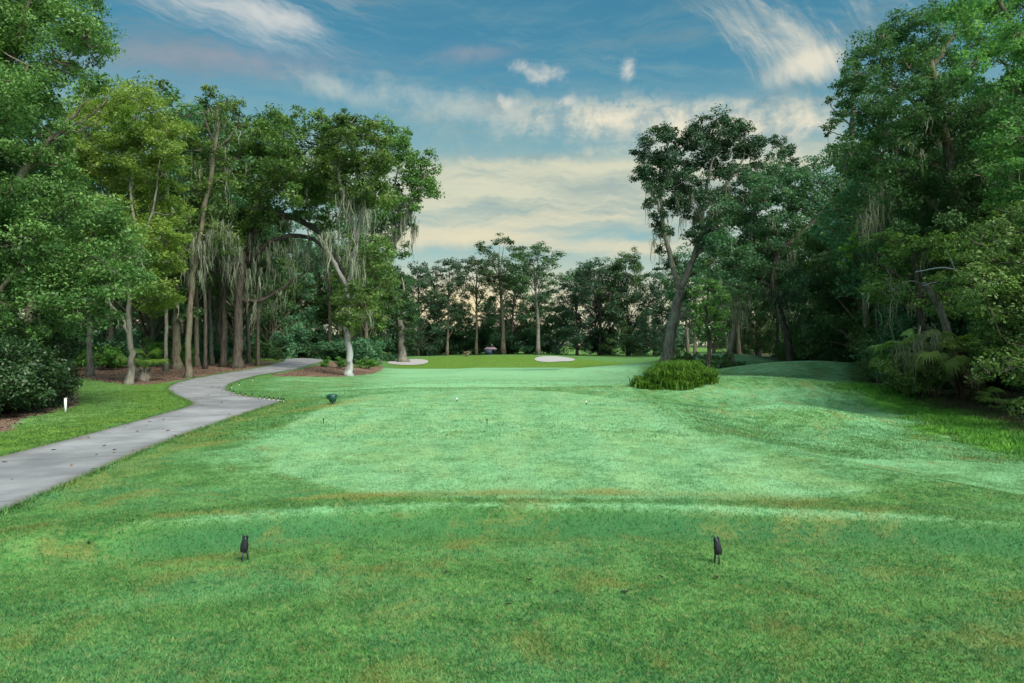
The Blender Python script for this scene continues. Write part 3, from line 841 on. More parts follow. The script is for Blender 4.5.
# litter of dry leaves and pine straw on the mulch beds
def litter(P, mat, label):
    b = Bag(); n = len(P)
    C = np.stack([P[:, 0], P[:, 1], height(P[:, 0], P[:, 1]) + np.where(sdpoly(PATH, P[:, 0], P[:, 1]) < 0, 0.034, 0.012)], 1)
    leaves(b, C, rnd_unit(rng, n) * 0.5 + np.array([0, 0, 1]), 0.10, rng, rng.random(n), 0.4)
    o = b.build('leaf_litter', mat); o['kind'] = 'stuff'; o['label'] = label
lm = leaf_mat('litter_leaf', (0.055, 0.034, 0.024), (0.29, 0.195, 0.135), 0.05)
Pl = np.stack([rng.uniform(-34, -4, 90000), rng.uniform(9, 62, 90000)], 1)
Pl = Pl[np.minimum(sdpoly(MULCH_L, Pl[:, 0], Pl[:, 1]), sdpoly(MULCH_M, Pl[:, 0], Pl[:, 1])) < 0.1]
Pl = Pl[sdpoly(PATH, Pl[:, 0], Pl[:, 1]) > 0.1]
Pp = np.stack([rng.uniform(-27, -4, 9000), rng.uniform(7, 70, 9000)], 1)
sdp = sdpoly(PATH, Pp[:, 0], Pp[:, 1])
Pp = Pp[(sdp < 0.0) & (rng.random(len(Pp)) < np.clip(0.12 + 0.9 * np.exp(sdp / 0.25), 0, 1))]
litter(np.vstack([Pl[:30000], Pp]), lm, 'dry leaves and pine straw under the trees and strewn on the path')

# ------------------------------------------------------------------ trees at the left
er = np.random.default_rng(5)
hero_tree('live_oak', 'huge dense live oak filling the upper left corner above the dark bush', 'tree', 19.0, -35,
    [([(-35, 420), (-38, 330), (-30, 220), (-20, 110)], 0.38, 0.20), ([(-32, 260), (20, 180), (60, 130), (90, 98)], 0.16, 0.02),
     ([(40, 150), (66, 128), (88, 118), (104, 102), (110, 95)], 0.035, 0.012), ([(60, 134), (84, 128), (100, 121)], 0.03, 0.010), ([(52, 60), (80, 70), (94, 58)], 0.05, 0.012),
     ([(-24, 150), (10, 60), (40, -20)], 0.14, 0.03), ([(-36, 320), (10, 280), (50, 250)], 0.10, 0.03)],
    ell(er, 24, 18, 62, 72, 17, 30) + [(88, 10, 17), (96, -8, 16), (78, 42, 17), (66, 62, 15), (90, 28, 10)] + ell(er, 20, 150, 42, 50, 10, 27)
    + ell(er, 48, 235, 78, 55, 16, 30) + [(112, 215, 18), (100, 258, 20), (112, 282, 16), (62, 160, 18)] + ell(er, 22, 305, 62, 36, 12, 25) + ell(er, 90, 300, 26, 28, 5, 17) + ell(er, -40, 60, 40, 130, 8, 34),
    'gloss', 'brown', 0.088, 1.7, 0.9, 0.55, 14, (0.4, 1.0), 21, moss_w=0.02)
shrub('evergreen_bush', 'dark rounded evergreen bush on brown mulch under the big corner oak', 'bush', (*hit(12, 407)[:2], hit(12, 407)[2]), 1.20, 1.1, 2.3, 31, 'dark', 0.075, 46, None, 2.4)
shrub('evergreen_bush', 'dark bush with a feathery lighter side cut off by the left edge', 'bush', (*hit(-22, 416)[:2], hit(-22, 416)[2]), 1.3, 1.2, 2.3, 32, 'dark', 0.080, 30, None, 2.2)

hero_tree('young_oak', 'yellow-green tree with a forked grey trunk beside the criss-cross palm stump', 'tree', 31.0, 130,
    [([(130, 384), (131, 350), (129, 300), (134, 240), (130, 160)], 0.155, 0.05), ([(129, 335), (122, 318), (108, 300), (95, 280)], 0.09, 0.03), ([(131, 270), (150, 220), (160, 160)], 0.09, 0.02),
     ([(130, 300), (115, 250), (100, 190), (112, 110)], 0.09, 0.02)],
    ell(er, 126, 178, 54, 82, 36, 20) + ell(er, 138, 265, 38, 40, 10, 17) + [(112, 100, 13), (124, 104, 11), (100, 106, 11), (168, 250, 12), (86, 150, 16), (160, 140, 12)],
    snap=True, leaf='yellow', bark='grey', L=0.12, lai=2.0, depth=1.1, back=0.6, moss=26, moss_len=(0.5, 1.3), seed=22, moss_w=0.03)
hero_tree('live_oak', 'slim dark oak between the yellow-green tree and the tall thin one', 'tree', 46.0, 177,
    [([(177, 369), (176, 320), (180, 250), (188, 150)], 0.30, 0.06), ([(179, 260), (165, 200), (160, 140)], 0.10, 0.03)],
    ell(er, 178, 190, 24, 75, 16, 17) + [(162, 128, 12), (190, 130, 12), (176, 120, 12), (200, 150, 12)] + ell(er, 178, 285, 22, 30, 5, 15),
    snap=True, leaf='deep', bark='brown', L=0.2, lai=1.7, depth=1.4, back=0.6, moss=20, moss_len=(0.6, 2.0), seed=23)
hero_tree('tall_oak', 'tallest thin tree at the left, its narrow tuft rising above the canopy', 'tree', 38.0, 188,
    [([(188, 378), (189, 330), (194, 270), (206, 200), (217, 140), (218, 105)], 0.17, 0.09), ([(217, 145), (205, 120), (208, 98)], 0.06, 0.02), ([(217, 150), (236, 128), (240, 108)], 0.05, 0.02), ([(196, 260), (180, 240), (168, 225)], 0.07, 0.02)],
    [(212, 95, 11), (224, 102, 11), (206, 104, 9), (238, 118, 9), (243, 126, 7), (220, 120, 10), (206, 128, 9), (232, 108, 8), (228, 142, 8), (240, 104, 7), (214, 150, 9), (226, 160, 10), (206, 172, 12), (222, 182, 12)] + ell(er, 208, 215, 26, 36, 8, 14),
    snap=True, leaf='oak', bark='brown', L=0.14, lai=1.8, depth=0.7, back=0.4, moss=16, moss_len=(0.8, 2.0), seed=24, moss_at=[(206, 240, 46, 14, 7), (200, 262, 52, 14, 6), (222, 235, 42, 10, 6), (188, 245, 40, 8, 5)])
hero_tree('live_oak', 'broad live oak with thick arching limbs and bearded moss near the path', 'tree', 47.0, 238,
    [([(237, 368), (238, 330), (241, 280), (246, 240), (258, 200)], 0.33, 0.18), ([(241, 285), (232, 240), (215, 205)], 0.2, 0.06), ([(244, 250), (268, 218), (300, 220), (325, 240), (345, 275)], 0.30, 0.12),
     ([(246, 262), (275, 240), (310, 238), (335, 262)], 0.22, 0.08), ([(240, 300), (262, 300), (290, 283), (312, 268)], 0.17, 0.06), ([(258, 200), (290, 165), (320, 140)], 0.15, 0.04)],
    ell(er, 275, 160, 62, 44, 30, 18) + [(300, 116, 12), (318, 120, 12), (282, 120, 11), (262, 132, 12), (336, 126, 12), (350, 138, 12), (244, 148, 13), (232, 170, 14)]
    + ell(er, 232, 215, 32, 26, 9, 15) + ell(er, 330, 195, 40, 30, 10, 16),
    snap=True, leaf='oak', bark='dark', L=0.19, lai=1.7, depth=2.0, back=0.7, moss=26, moss_len=(0.6, 1.8), seed=25,
    moss_at=[(250, 255, 46, 16, 9), (270, 258, 52, 18, 8), (300, 246, 50, 20, 10), (230, 262, 50, 14, 6), (318, 256, 48, 14, 8), (258, 298, 40, 10, 8), (285, 238, 40, 14, 10), (215, 240, 46, 12, 6), (275, 292, 34, 8, 8), (262, 225, 34, 12, 14)])
hero_tree('live_oak', 'stout pale trunk with a leafy green collar standing on the brown mulch island', 'tree', 36.5, 349,
    [([(349, 376), (349, 350), (346, 325), (348, 285), (356, 240), (342, 195)], 0.18, 0.09), ([(356, 245), (366, 190), (376, 150)], 0.12, 0.04), ([(348, 290), (330, 255), (318, 235)], 0.14, 0.05), ([(343, 200), (338, 165), (345, 130)], 0.12, 0.03)],
    [(350, 312, 15, -0.9), (344, 298, 13, -0.8), (360, 318, 13, -0.8), (364, 302, 12, -0.3), (352, 330, 10, -0.8), (372, 312, 9), (338, 318, 9), (356, 288, 11, -0.9), (348, 322, 10, -1.0), (368, 294, 9, -0.5)]
    + ell(er, 352, 165, 34, 44, 18, 16) + [(340, 118, 12), (352, 122, 11), (366, 126, 11), (380, 138, 12), (372, 120, 9), (330, 140, 12)],
    snap=True, leaf='oak', bark='white', L=0.15, lai=1.9, depth=1.0, back=0.5, moss=12, moss_len=(0.6, 1.8), seed=26, moss_at=[(343, 195, 50, 10, 5), (354, 205, 60, 10, 6), (334, 240, 46, 9, 6), (366, 215, 46, 8, 5), (348, 250, 50, 10, 7), (358, 265, 40, 6, 6)])
hero_tree('live_oak', 'right-leaning moss-draped oak whose crown overhangs the fairway at the left', 'tree', 50.0, 374,
    [([(374, 361), (373, 335), (372, 300), (384, 262), (402, 228), (418, 196), (427, 170)], 0.32, 0.10), ([(378, 285), (372, 240), (380, 190)], 0.16, 0.05), ([(402, 228), (395, 190), (400, 160)], 0.12, 0.04), ([(384, 265), (392, 240), (412, 205)], 0.10, 0.04)],
    [(424, 160, 12), (433, 168, 10), (430, 182, 10), (420, 176, 12), (434, 194, 7), (412, 158, 11), (404, 146, 12), (418, 200, 9)] + ell(er, 396, 178, 26, 42, 14, 14) + ell(er, 385, 240, 22, 40, 9, 12)
    + [(392, 130, 11), (380, 126, 11), (404, 134, 10), (372, 340, 9), (377, 325, 9)],
    snap=True, leaf='oak', bark='grey', L=0.2, lai=1.7, depth=1.2, back=0.45, moss=16, moss_len=(0.6, 2.0), seed=27, moss_at=[(398, 215, 60, 16, 5), (388, 235, 70, 16, 5), (407, 220, 50, 10, 4), (414, 228, 48, 5, 1.5), (410, 205, 40, 8, 4), (378, 250, 60, 10, 5)])
hero_tree('ivy_tree', 'short leaning tree wrapped in dark ivy at the left end of the green', 'tree', 54.0, 403,
    [([(403, 362), (401, 335), (398, 310), (390, 285), (378, 276)], 0.34, 0.16), ([(398, 310), (404, 290), (400, 272)], 0.14, 0.05)],
    [(386, 300, 8), (394, 314, 9), (380, 290, 8), (390, 330, 7), (384, 282, 8), (392, 290, 9), (400, 284, 8), (406, 296, 9), (408, 312, 9), (407, 328, 8), (402, 305, 9), (396, 300, 8), (409, 340, 6), (398, 276, 6), (390, 280, 6), (404, 320, 8)],
    snap=True, leaf='dark', bark='grey', L=0.18, lai=2.6, depth=0.7, back=0.6, moss=4, moss_len=(0.5, 1.2), seed=28)

# further trunks of the grove between path and lawn
grove = [(197, 367, 50, 0.24, 'brown oak trunk close behind the tall thin tree'), (212, 365, 57, 0.22, 'slender dark trunk among the mossy grove'),
         (224, 367, 51, 0.33, 'straight brown trunk just left of the broad arching oak'), (249, 363, 60, 0.26, 'dark trunk leaning right just behind the broad arching oak'),
         (268, 358, 78, 0.28, 'grey trunk left of the far end of the path'), (110, 368, 52, 0.26, 'dim trunk in shade left of the forked grey trunk'),
         (152, 364, 60, 0.24, 'dim trunk in shade behind the palm stump'), (60, 372, 48, 0.30, 'oak trunk in shade beyond the corner bush'),
         (330, 360, 72, 0.30, 'shadowy oak beside the far bend of the path'), (362, 360, 70, 0.30, 'pale trunk rising from the bright bushes left of the fairway'),
         (166, 371, 42, 0.15, 'thin pole-like trunk just left of the tall thin tree'), (205, 369, 46, 0.17, 'thin brown trunk just right of the tall thin tree'), (258, 366, 50, 0.17, 'thin leaning trunk close right of the broad arching oak'), (90, 376, 40, 0.22, 'dusky trunk between the corner bush and the forked grey trunk')]
for i, (px, py, D, r, lab) in enumerate(grove):
    hh = 16.5 + 2 * er.random()
    ty = CY - (hh - CAMZ) * FPX / D
    ln = er.normal() * 5
    crown = ell(er, px + ln, ty + 0.26 * (py - ty), 26 * 60 / D + 6, 0.24 * (py - ty), 13, 1.15 * FPX / D)
    low = ell(er, px + ln * 0.5, ty + 0.52 * (py - ty), 20 * 60 / D + 5, 0.12 * (py - ty), 5, 0.95 * FPX / D)
    hero_tree('live_oak', lab, 'tree', D, px, [([(px, py), (px + ln * 0.2, py - 0.3 * (py - ty)), (px + ln * 0.8, py - 0.6 * (py - ty)), (px + ln, ty + 0.15 * (py - ty))], r * 0.72, 0.06)],
              crown + low, ('deep', 'oak', 'teal')[i % 3], ('brown', 'grey', 'dark')[i % 3], 0.25, 1.6, 1.6, 0.4, 26, (0.8, 2.4), 300 + i, group='oaks of the grove beside the path', moss_w=0.04, snap=True)

# ------------------------------------------------------------------ trees at the right
hero_tree('live_oak', 'tall forked oak with ragged moss-hung crown standing alone right of the fairway', 'tree', 56.0, 668,
    [([(668, 361), (670, 335), (676, 310), (680, 290)], 0.46, 0.34), ([(680, 292), (670, 255), (662, 215), (660, 170), (668, 145)], 0.26, 0.06), ([(680, 292), (692, 262), (700, 230), (708, 180), (716, 140)], 0.28, 0.07),
     ([(694, 258), (735, 215), (775, 180), (782, 150)], 0.16, 0.04), ([(662, 215), (648, 180), (642, 160)], 0.10, 0.03), ([(704, 210), (740, 165), (745, 135)], 0.14, 0.04), ([(672, 330), (684, 312), (698, 290)], 0.18, 0.05)],
    [(652, 140, 14), (664, 132, 11), (640, 152, 11), (660, 158, 14), (645, 172, 11), (656, 186, 12), (668, 176, 12), (648, 202, 8), (660, 214, 10), (668, 232, 9), (655, 228, 7), (662, 250, 8), (672, 262, 8), (660, 268, 6)]
    + [(700, 128, 13), (716, 120, 13), (732, 124, 13), (746, 132, 13), (688, 142, 12), (704, 146, 14), (722, 142, 14), (740, 150, 13), (756, 142, 10), (758, 160, 11), (690, 164, 13), (710, 168, 14), (730, 170, 13), (748, 176, 12), (690, 190, 12), (706, 196, 13), (724, 194, 12), (740, 198, 12), (694, 214, 11), (712, 220, 11), (730, 216, 10), (698, 242, 9), (714, 244, 9)]
    + ell(er, 712, 180, 46, 55, 16, 13) + ell(er, 668, 165, 22, 45, 8, 11)
    + [(780, 140, 9), (790, 150, 9), (778, 158, 10), (792, 164, 8), (772, 172, 9), (784, 178, 9), (766, 186, 9)],
    snap=True, leaf='far', bark='grey', L=0.20, lai=2.5, depth=1.5, back=0.8, moss=60, moss_len=(0.6, 2.2), seed=41, moss_at=[(655, 195, 40, 8, 5), (662, 235, 50, 8, 5), (705, 200, 60, 14, 8), (722, 210, 60, 14, 8), (740, 190, 50, 10, 8), (760, 180, 45, 9, 6), (690, 225, 40, 9, 6)])
hero_tree('live_oak', 'wide cool-green oak trailing pale moss behind the mounds, right of the forked tree', 'tree', 50.0, 790,
    [([(795, 368), (788, 340), (779, 310), (772, 280), (780, 240)], 0.30, 0.16), ([(774, 290), (745, 270), (715, 262)], 0.16, 0.05), ([(780, 250), (815, 220), (835, 190)], 0.18, 0.05), ([(778, 300), (800, 280), (830, 270)], 0.14, 0.04), ([(778, 262), (760, 225), (752, 205)], 0.14, 0.04)],
    ell(er, 785, 235, 72, 62, 34, 19) + [(765, 182, 14), (790, 176, 15), (815, 164, 16), (835, 156, 15), (848, 172, 14), (728, 258, 14), (716, 276, 12), (800, 190, 16), (822, 182, 15), (780, 196, 15), (846, 190, 15), (838, 210, 16), (760, 200, 14), (732, 286, 13), (722, 240, 12), (750, 292, 13), (775, 300, 14), (800, 302, 14), (828, 300, 15)],
    'teal', 'dark', 0.2, 1.75, 2.0, 0.6, 60, (0.6, 2.0), 42, moss_at=[(735, 296, 50, 14, 10), (756, 270, 40, 12, 14), (790, 280, 44, 14, 14), (815, 262, 40, 12, 14), (742, 298, 45, 14, 8), (738, 312, 40, 10, 5), (770, 305, 40, 10, 10), (800, 300, 45, 12, 10), (825, 285, 45, 8, 8)])
hero_tree('young_tree', 'small bright-green tree in front of the dark woods beside the forked oak', 'tree', 44.0, 708,
    [([(710, 362), (709, 340), (706, 312), (708, 290)], 0.14, 0.05), ([(708, 325), (718, 310), (724, 300)], 0.06, 0.02)],
    [(705, 284, 9), (714, 288, 9), (698, 292, 8), (720, 298, 9), (708, 300, 10), (697, 308, 9), (712, 312, 10), (722, 316, 9), (704, 322, 10), (716, 328, 9), (698, 328, 8), (708, 338, 9)],
    leaf='bright', bark='dark', L=0.17, lai=2.6, depth=0.9, back=0.5, moss=0, seed=43)
hero_tree('moss_tree', 'slim leaning tree wrapped in grey moss between the small bright tree and the wide oak', 'tree', 55.0, 731,
    [([(727, 364), (731, 345), (737, 320), (740, 295), (734, 268)], 0.24, 0.12), ([(738, 305), (728, 290), (720, 282)], 0.08, 0.03)],
    [(736, 262, 10), (726, 268, 9), (744, 270, 9), (735, 282, 8), (741, 312, 7)], snap=True, leaf='teal', bark='grey', L=0.2, lai=1.6, depth=0.8, back=0.3, moss=8, moss_len=(0.6, 1.4), seed=44, moss_at=[(738, 318, 26, 9, 3), (735, 298, 30, 9, 4)])

hero_tree('big_oak', 'towering dark oak at the right with bare crooked branches showing through its crown', 'tree', 29.0, 972,
    [([(970, 398), (968, 330), (960, 250), (952, 180), (940, 110), (930, 60)], 0.40, 0.12), ([(955, 200), (980, 178), (1010, 172)], 0.09, 0.03), ([(950, 178), (925, 160), (898, 150), (870, 120)], 0.14, 0.03),
     ([(958, 235), (925, 195), (905, 175), (880, 185)], 0.09, 0.02), ([(1040, 160), (1000, 172), (970, 185), (945, 188), (915, 178), (900, 160)], 0.07, 0.02), ([(945, 130), (900, 90), (880, 60)], 0.12, 0.03), ([(932, 70), (960, 20), (975, -30)], 0.10, 0.03)],
    ell(er, 905, 85, 52, 55, 24, 20) + [(880, 36, 13), (898, 30, 13), (916, 24, 14), (866, 52, 13), (852, 66, 11), (846, 84, 11), (844, 102, 10), (858, 112, 13), (870, 92, 14), (934, 14, 15), (936, 40, 17)]
    + ell(er, 895, 165, 50, 40, 16, 18) + ell(er, 955, 130, 45, 50, 10, 18) + ell(er, 930, 235, 48, 40, 12, 17),
    'deep', 'brown', 0.115, 1.8, 1.3, 0.5, 40, (0.5, 1.6), 45, moss_w=0.03, moss_at=[(920, 150, 30, 8, 6), (950, 160, 60, 10, 5), (880, 190, 70, 12, 6), (868, 215, 70, 10, 4)])
hero_tree('loblolly_pine', 'pine with dark needle tufts jutting left of the towering oak into the sky', 'tree', 40.0, 868,
    [([(868, 378), (866, 300), (858, 200), (852, 120), (856, 70)], 0.26, 0.08), ([(852, 125), (838, 115), (828, 100)], 0.05, 0.015), ([(853, 140), (838, 134), (826, 130)], 0.05, 0.015), ([(854, 155), (842, 150), (832, 152)], 0.05, 0.015), ([(853, 110), (842, 96), (836, 84)], 0.05, 0.015)],
    [(832, 100, 7), (842, 92, 8), (828, 128, 7), (838, 122, 8), (846, 112, 8), (832, 148, 7), (842, 142, 8), (852, 132, 9), (838, 160, 7), (850, 156, 9), (858, 84, 9), (848, 72, 8), (862, 112, 10), (866, 150, 11), (860, 170, 10)],
    'pine', 'brown', 0.17, 2.0, 0.8, 0.3, 0, seed=46)
hero_tree('laurel_oak', 'light green tree leaning in over the upper right corner', 'tree', 21.0, 1090,
    [([(1090, 440), (1085, 300), (1075, 160), (1050, 40)], 0.30, 0.12), ([(1078, 180), (1030, 110), (1000, 60)], 0.12, 0.03), ([(1070, 130), (1010, 20), (985, -20)], 0.12, 0.03), ([(1082, 260), (1030, 220), (1000, 190)], 0.10, 0.03)],
    ell(er, 1005, 5, 48, 45, 14, 24) + [(958, 10, 16), (965, 30, 15), (975, 60, 18), (990, 85, 20), (1015, 90, 24), (1005, 125, 22)] + ell(er, 1015, 170, 28, 40, 8, 22) + ell(er, 1070, 80, 40, 110, 12, 34),
    'bright', 'brown', 0.11, 1.6, 0.9, 0.5, 10, (0.4, 1.2), 47, moss_w=0.02)
hero_tree('laurel_oak', 'leafy dark green understory tree hugging the right edge below the light one', 'tree', 19.5, 1062,
    [([(1062, 440), (1058, 360), (1050, 280), (1040, 230)], 0.16, 0.06), ([(1056, 330), (1020, 290), (1000, 270)], 0.06, 0.02), ([(1056, 350), (1010, 330), (985, 320)], 0.05, 0.02)],
    ell(er, 1012, 265, 38, 55, 14, 22) + ell(er, 1012, 340, 40, 40, 9, 20) + ell(er, 1075, 310, 45, 90, 9, 32) + [(980, 300, 18), (978, 275, 16)],
    'gloss', 'dark', 0.10, 1.7, 0.9, 0.5, 8, (0.4, 1.0), 48, moss_w=0.02)
hero_tree('understory_tree', 'thin tree with yellow-green sprigs on the dark gap left of the palms', 'tree', 33.0, 880,
    [([(880, 385), (878, 330), (872, 280), (866, 250)], 0.09, 0.03), ([(873, 285), (855, 262), (845, 248)], 0.035, 0.012), ([(874, 295), (895, 270), (905, 250)], 0.04, 0.012)],
    [(846, 246, 8), (854, 238, 8), (864, 246, 9), (848, 258, 7), (872, 236, 9), (842, 264, 6), (884, 246, 9), (862, 226, 9), (876, 222, 9)],
    'yellow', 'dark', 0.15, 1.5, 0.6, 0.3, 4, (0.5, 1.2), 49, moss_w=0.03)
hero_tree('vine_tree', 'vine-smothered tree behind the palms with trailing mid-green leaves', 'tree', 27.0, 925,
    [([(925, 395), (922, 340), (918, 290), (915, 240)], 0.16, 0.06), ([(918, 300), (940, 275), (960, 262)], 0.06, 0.02), ([(918, 300), (895, 275), (880, 265)], 0.06, 0.02)],
    ell(er, 915, 270, 48, 40, 15, 16) + [(890, 300, 12), (955, 296, 12), (870, 290, 10)],
    'oak', 'dark', 0.13, 1.7, 1.0, 0.5, 20, (0.6, 1.8), 50, moss_w=0.03, moss_at=[(905, 300, 50, 6, 8), (890, 290, 50, 6, 6)])

# fan palms and the leaning dead log
def gp(px, py, lift=0.0):
    p = hit(px, py); return (p[0], p[1], p[2] + lift)
g = 'cabbage palms at the edge of the right woods'
RUST = bark_mat('tattered_palm_bark', (0.030, 0.022, 0.016), (0.130, 0.085, 0.060))
fan_palm('cabbage_palm', 'cabbage palm with brown hanging dead fronds in front of the leaning log', gp(934, 398), 1.55, 18, 0.75, 0.55, 61, 9, 0.12, g, 1.0, -0.15, RUST)
fan_palm('cabbage_palm', 'cabbage palm with yellow-green fans at the left end of the palm cluster', gp(899, 391), 1.35, 16, 0.75, 0.52, 62, 2, 0.10, g, 1.0, -0.1, RUST)
fan_palm('cabbage_palm', 'cabbage palm with long drooping fans right of the brown dead fronds', gp(962, 399), 1.6, 16, 0.75, 0.60, 63, 4, 0.11, g, 1.0, -0.2, RUST)
fan_palm('saw_palmetto', 'low stemless palmetto in the dark undergrowth at the right edge', gp(1000, 406), 0.12, 14, 0.5, 0.42, 64, 0, 0.08)
shrub('mossy_bush', 'bush veiled in grey hanging moss between the cabbage palms', 'bush', gp(916, 396), 0.75, 0.6, 1.7, 65, 'oak', 0.09, 14)
mb = Bag(); rs = np.random.default_rng(66)
p0 = np.array(gp(916, 396))
for k in range(24):
    moss_strand(mb, p0 + np.array([rs.normal() * 0.45, -0.45 + rs.normal() * 0.2, 1.9 + rs.normal() * 0.25]), rs.uniform(1.0, 1.9), rs, 0.022, 4)
veil_root = [o for o in bpy.data.objects if o.get('label', '').startswith('bush veiled')][0]
mb.build('hanging_moss', LEAF['moss'], veil_root, p0)['kind'] = 'stuff'

lg = gp(956, 392); root = empty('leaning_log', lg, 'bare grey dead trunk leaning left above the cabbage palms', 'dead tree')
b = Bag(); rs = np.random.default_rng(67)
P = np.array([np.array(lg) + np.array([0.1, 0, -0.1]), at(950, 340, lg[1]), at(938, 305, lg[1] - 0.1), at(924, 283, lg[1] - 0.2)])
tube(b, catmull(P, 14), np.linspace(0.14, 0.10, 14), 9, True, 0.2, rs); b.build('trunk', BARK['grey'], root, lg, True)
b = Bag(); tube(b, catmull(np.array([at(926, 287, lg[1] - 0.2), at(912, 281, lg[1] - 0.3), at(898, 287, lg[1] - 0.3)]), 8), np.linspace(0.04, 0.012, 8), 6, True, 0.2, rs)
b.build('branch', BARK['grey'], root, lg, True)
root = empty('dead_branch', at(980, 279, lg[1] - 0.5), 'bleached bare branch reaching left across the dark woods above the palms', 'branch')
b = Bag(); P = catmull(np.array([at(1004, 288, lg[1] + 0.4), at(978, 279, lg[1] - 0.5), at(958, 270, lg[1] - 0.6), at(936, 268, lg[1] - 0.7), at(915, 272, lg[1] - 0.6)]), 18)
P[1:-1] += rs.normal(size=(16, 3)) * 0.015
tube(b, P, np.linspace(0.055, 0.014, 18), 6, True, 0.25, rs)
tube(b, catmull(np.array([P[9], at(950, 258, lg[1] - 0.6), at(946, 248, lg[1] - 0.5)]), 5), np.linspace(0.02, 0.006, 5), 5)
tube(b, catmull(np.array([P[4], at(960, 280, lg[1] - 0.6), at(940, 281, lg[1] - 0.5), at(922, 286, lg[1] - 0.4)]), 7), np.linspace(0.028, 0.008, 7), 5)
b.build('bough', BARK['white'], root, at(980, 279, lg[1] - 0.5), True)

# ------------------------------------------------------------------ bushes in front of the trees
def grass_clump(name, label, loc, w, d, h, seed, n=14000):
    """a low bed of arching strap leaves"""
    rng = np.random.default_rng(seed)
    root = empty(name, loc, label, 'bush')
    b = Bag()
    hubs = 80
    a = rng.random(hubs) * 6.283; q = np.sqrt(rng.random(hubs))
    lob = 1 + 0.16 * np.sin(2 * a + 1.0) + 0.13 * np.sin(5 * a + 2.0) + 0.10 * rng.normal(size=hubs)
    hx, hy = np.cos(a) * q * w * 0.86 * lob, np.sin(a) * q * d * 0.86 * lob
    hh = h * (1 - 0.62 * q ** 2) * (0.50 + 0.75 * rng.random(hubs) ** 0.8)
    gz = height(loc[0] + hx, loc[1] + hy) - loc[2]
    for k in range(hubs):
        m = n // hubs
        th = rng.random(m) * 6.283; ln = hh[k] * (0.45 + 0.60 * rng.random(m)); out = ln * (0.25 + 0.95 * rng.random(m))
        x0, y0 = hx[k] + rng.normal(0, 0.12, m), hy[k] + rng.normal(0, 0.12, m)
        wd = 0.020 * (0.6 + 0.8 * rng.random(m)); px, py = -np.sin(th) * wd, np.cos(th) * wd
        rows = []
        for u, lift in ((0, 0.0), (0.45, 0.74), (0.8, 1.0), (1.0, 0.78)):
            cx, cy, cz = x0 + np.cos(th) * out * u ** 1.7, y0 + np.sin(th) * out * u ** 1.7, ln * lift - 0.03 + gz[k]
            f = 1 - 0.85 * u ** 3
            rows += [np.stack([cx - px * f, cy - py * f, cz], 1), np.stack([cx + px * f, cy + py * f, cz], 1)]
        V = np.stack(rows, 1).reshape(-1, 3)
        base = np.arange(m)[:, None] * 8
        Q = np.concatenate([base + np.array([[r, r + 1, r + 3, r + 2]]) for r in (0, 2, 4)])
        b.add(V, Q, None, np.repeat(np.clip(0.45 + rng.normal(0, 0.12) + rng.normal(0, 0.22, m), 0, 1), 8))
    b.build('foliage', LEAF['fern'], root)
    st = Bag(); tube(st, np.array([[0, 0, -0.1], [0.05, 0, 0.2]]), 0.05, 6); st.build('stem', BARK['dark'], root)
    return root
q_ = hit(676, 383)[1] / 34.0
grass_clump('grassy_bush', 'low wide bright grassy bush on the turf in front of the forked oak', gp(676, 383), 1.95 * q_, 1.3 * q_, 0.95 * q_, 71)
shrub('round_shrub', 'dark clipped shrub left of a row of two at the foot of the mound', 'bush', gp(690, 366.5), 1.7, 1.0, 1.1, 72, 'deep', 0.15, 22, None, 2.2)
shrub('round_shrub', 'dark clipped shrub right beside the mound and below the mossy slim tree', 'bush', gp(716, 369), 1.9, 1.1, 1.1, 73, 'deep', 0.15, 26, None, 2.2)
shrub('bright_bush', 'bright green bush right behind the pale trunk on the mulch island', 'bush', gp(366, 369), 1.2, 0.9, 1.15, 74, 'shrub', 0.13, 16, None, 2.2)
shrub('bright_bush', 'bright green bush just left of the pale trunk on the mulch island', 'bush', gp(335, 368), 1.3, 0.9, 1.0, 75, 'shrub', 0.13, 14, None, 2.0)
shrub('understory_shrub', 'shadowy shrub at the far left of the fairway behind the ivy tree', 'bush', gp(390, 361), 1.8, 1.2, 1.3, 76, 'teal', 0.2, 12)
g = 'shrubs under the grove at the left'
for i, (px, py, s, lf, lab) in enumerate([(95, 370, 1.1, 'shrub', 'leafy shrub in shade behind the mulch left of the forked trunk'), (118, 368, 1.2, 'teal', 'cool green shrub directly behind the forked grey trunk'),
        (165, 366, 1.3, 'shrub', 'green shrub between the palm stump and the tall thin tree'), (208, 363, 1.4, 'teal', 'shrub in shade behind the slender dark trunk'),
        (262, 361, 1.2, 'deep', 'dark shrub at the inside of the far path bend'), (300, 356.5, 1.8, 'shrub', 'lighter shrub closing the far end of the path'),
        (318, 357.5, 1.8, 'bright', 'pale green shrub right of the far end of the path'), (282, 357, 1.6, 'teal', 'cool shrub left of the far end of the path')]):
    p = hit(px, py)
    shrub('understory_shrub', lab, 'bush', p, 1.5 * s, 1.2 * s, 1.7 * s, 80 + i, lf, 0.2, 12, g)
fan_palm('young_palm', 'young fan palm with a criss-cross patterned stump beside the forked grey trunk', gp(144, 381), 0.62, 15, 1.0, 0.62, 68, 1, 0.27, None, 1.0, 0.55)

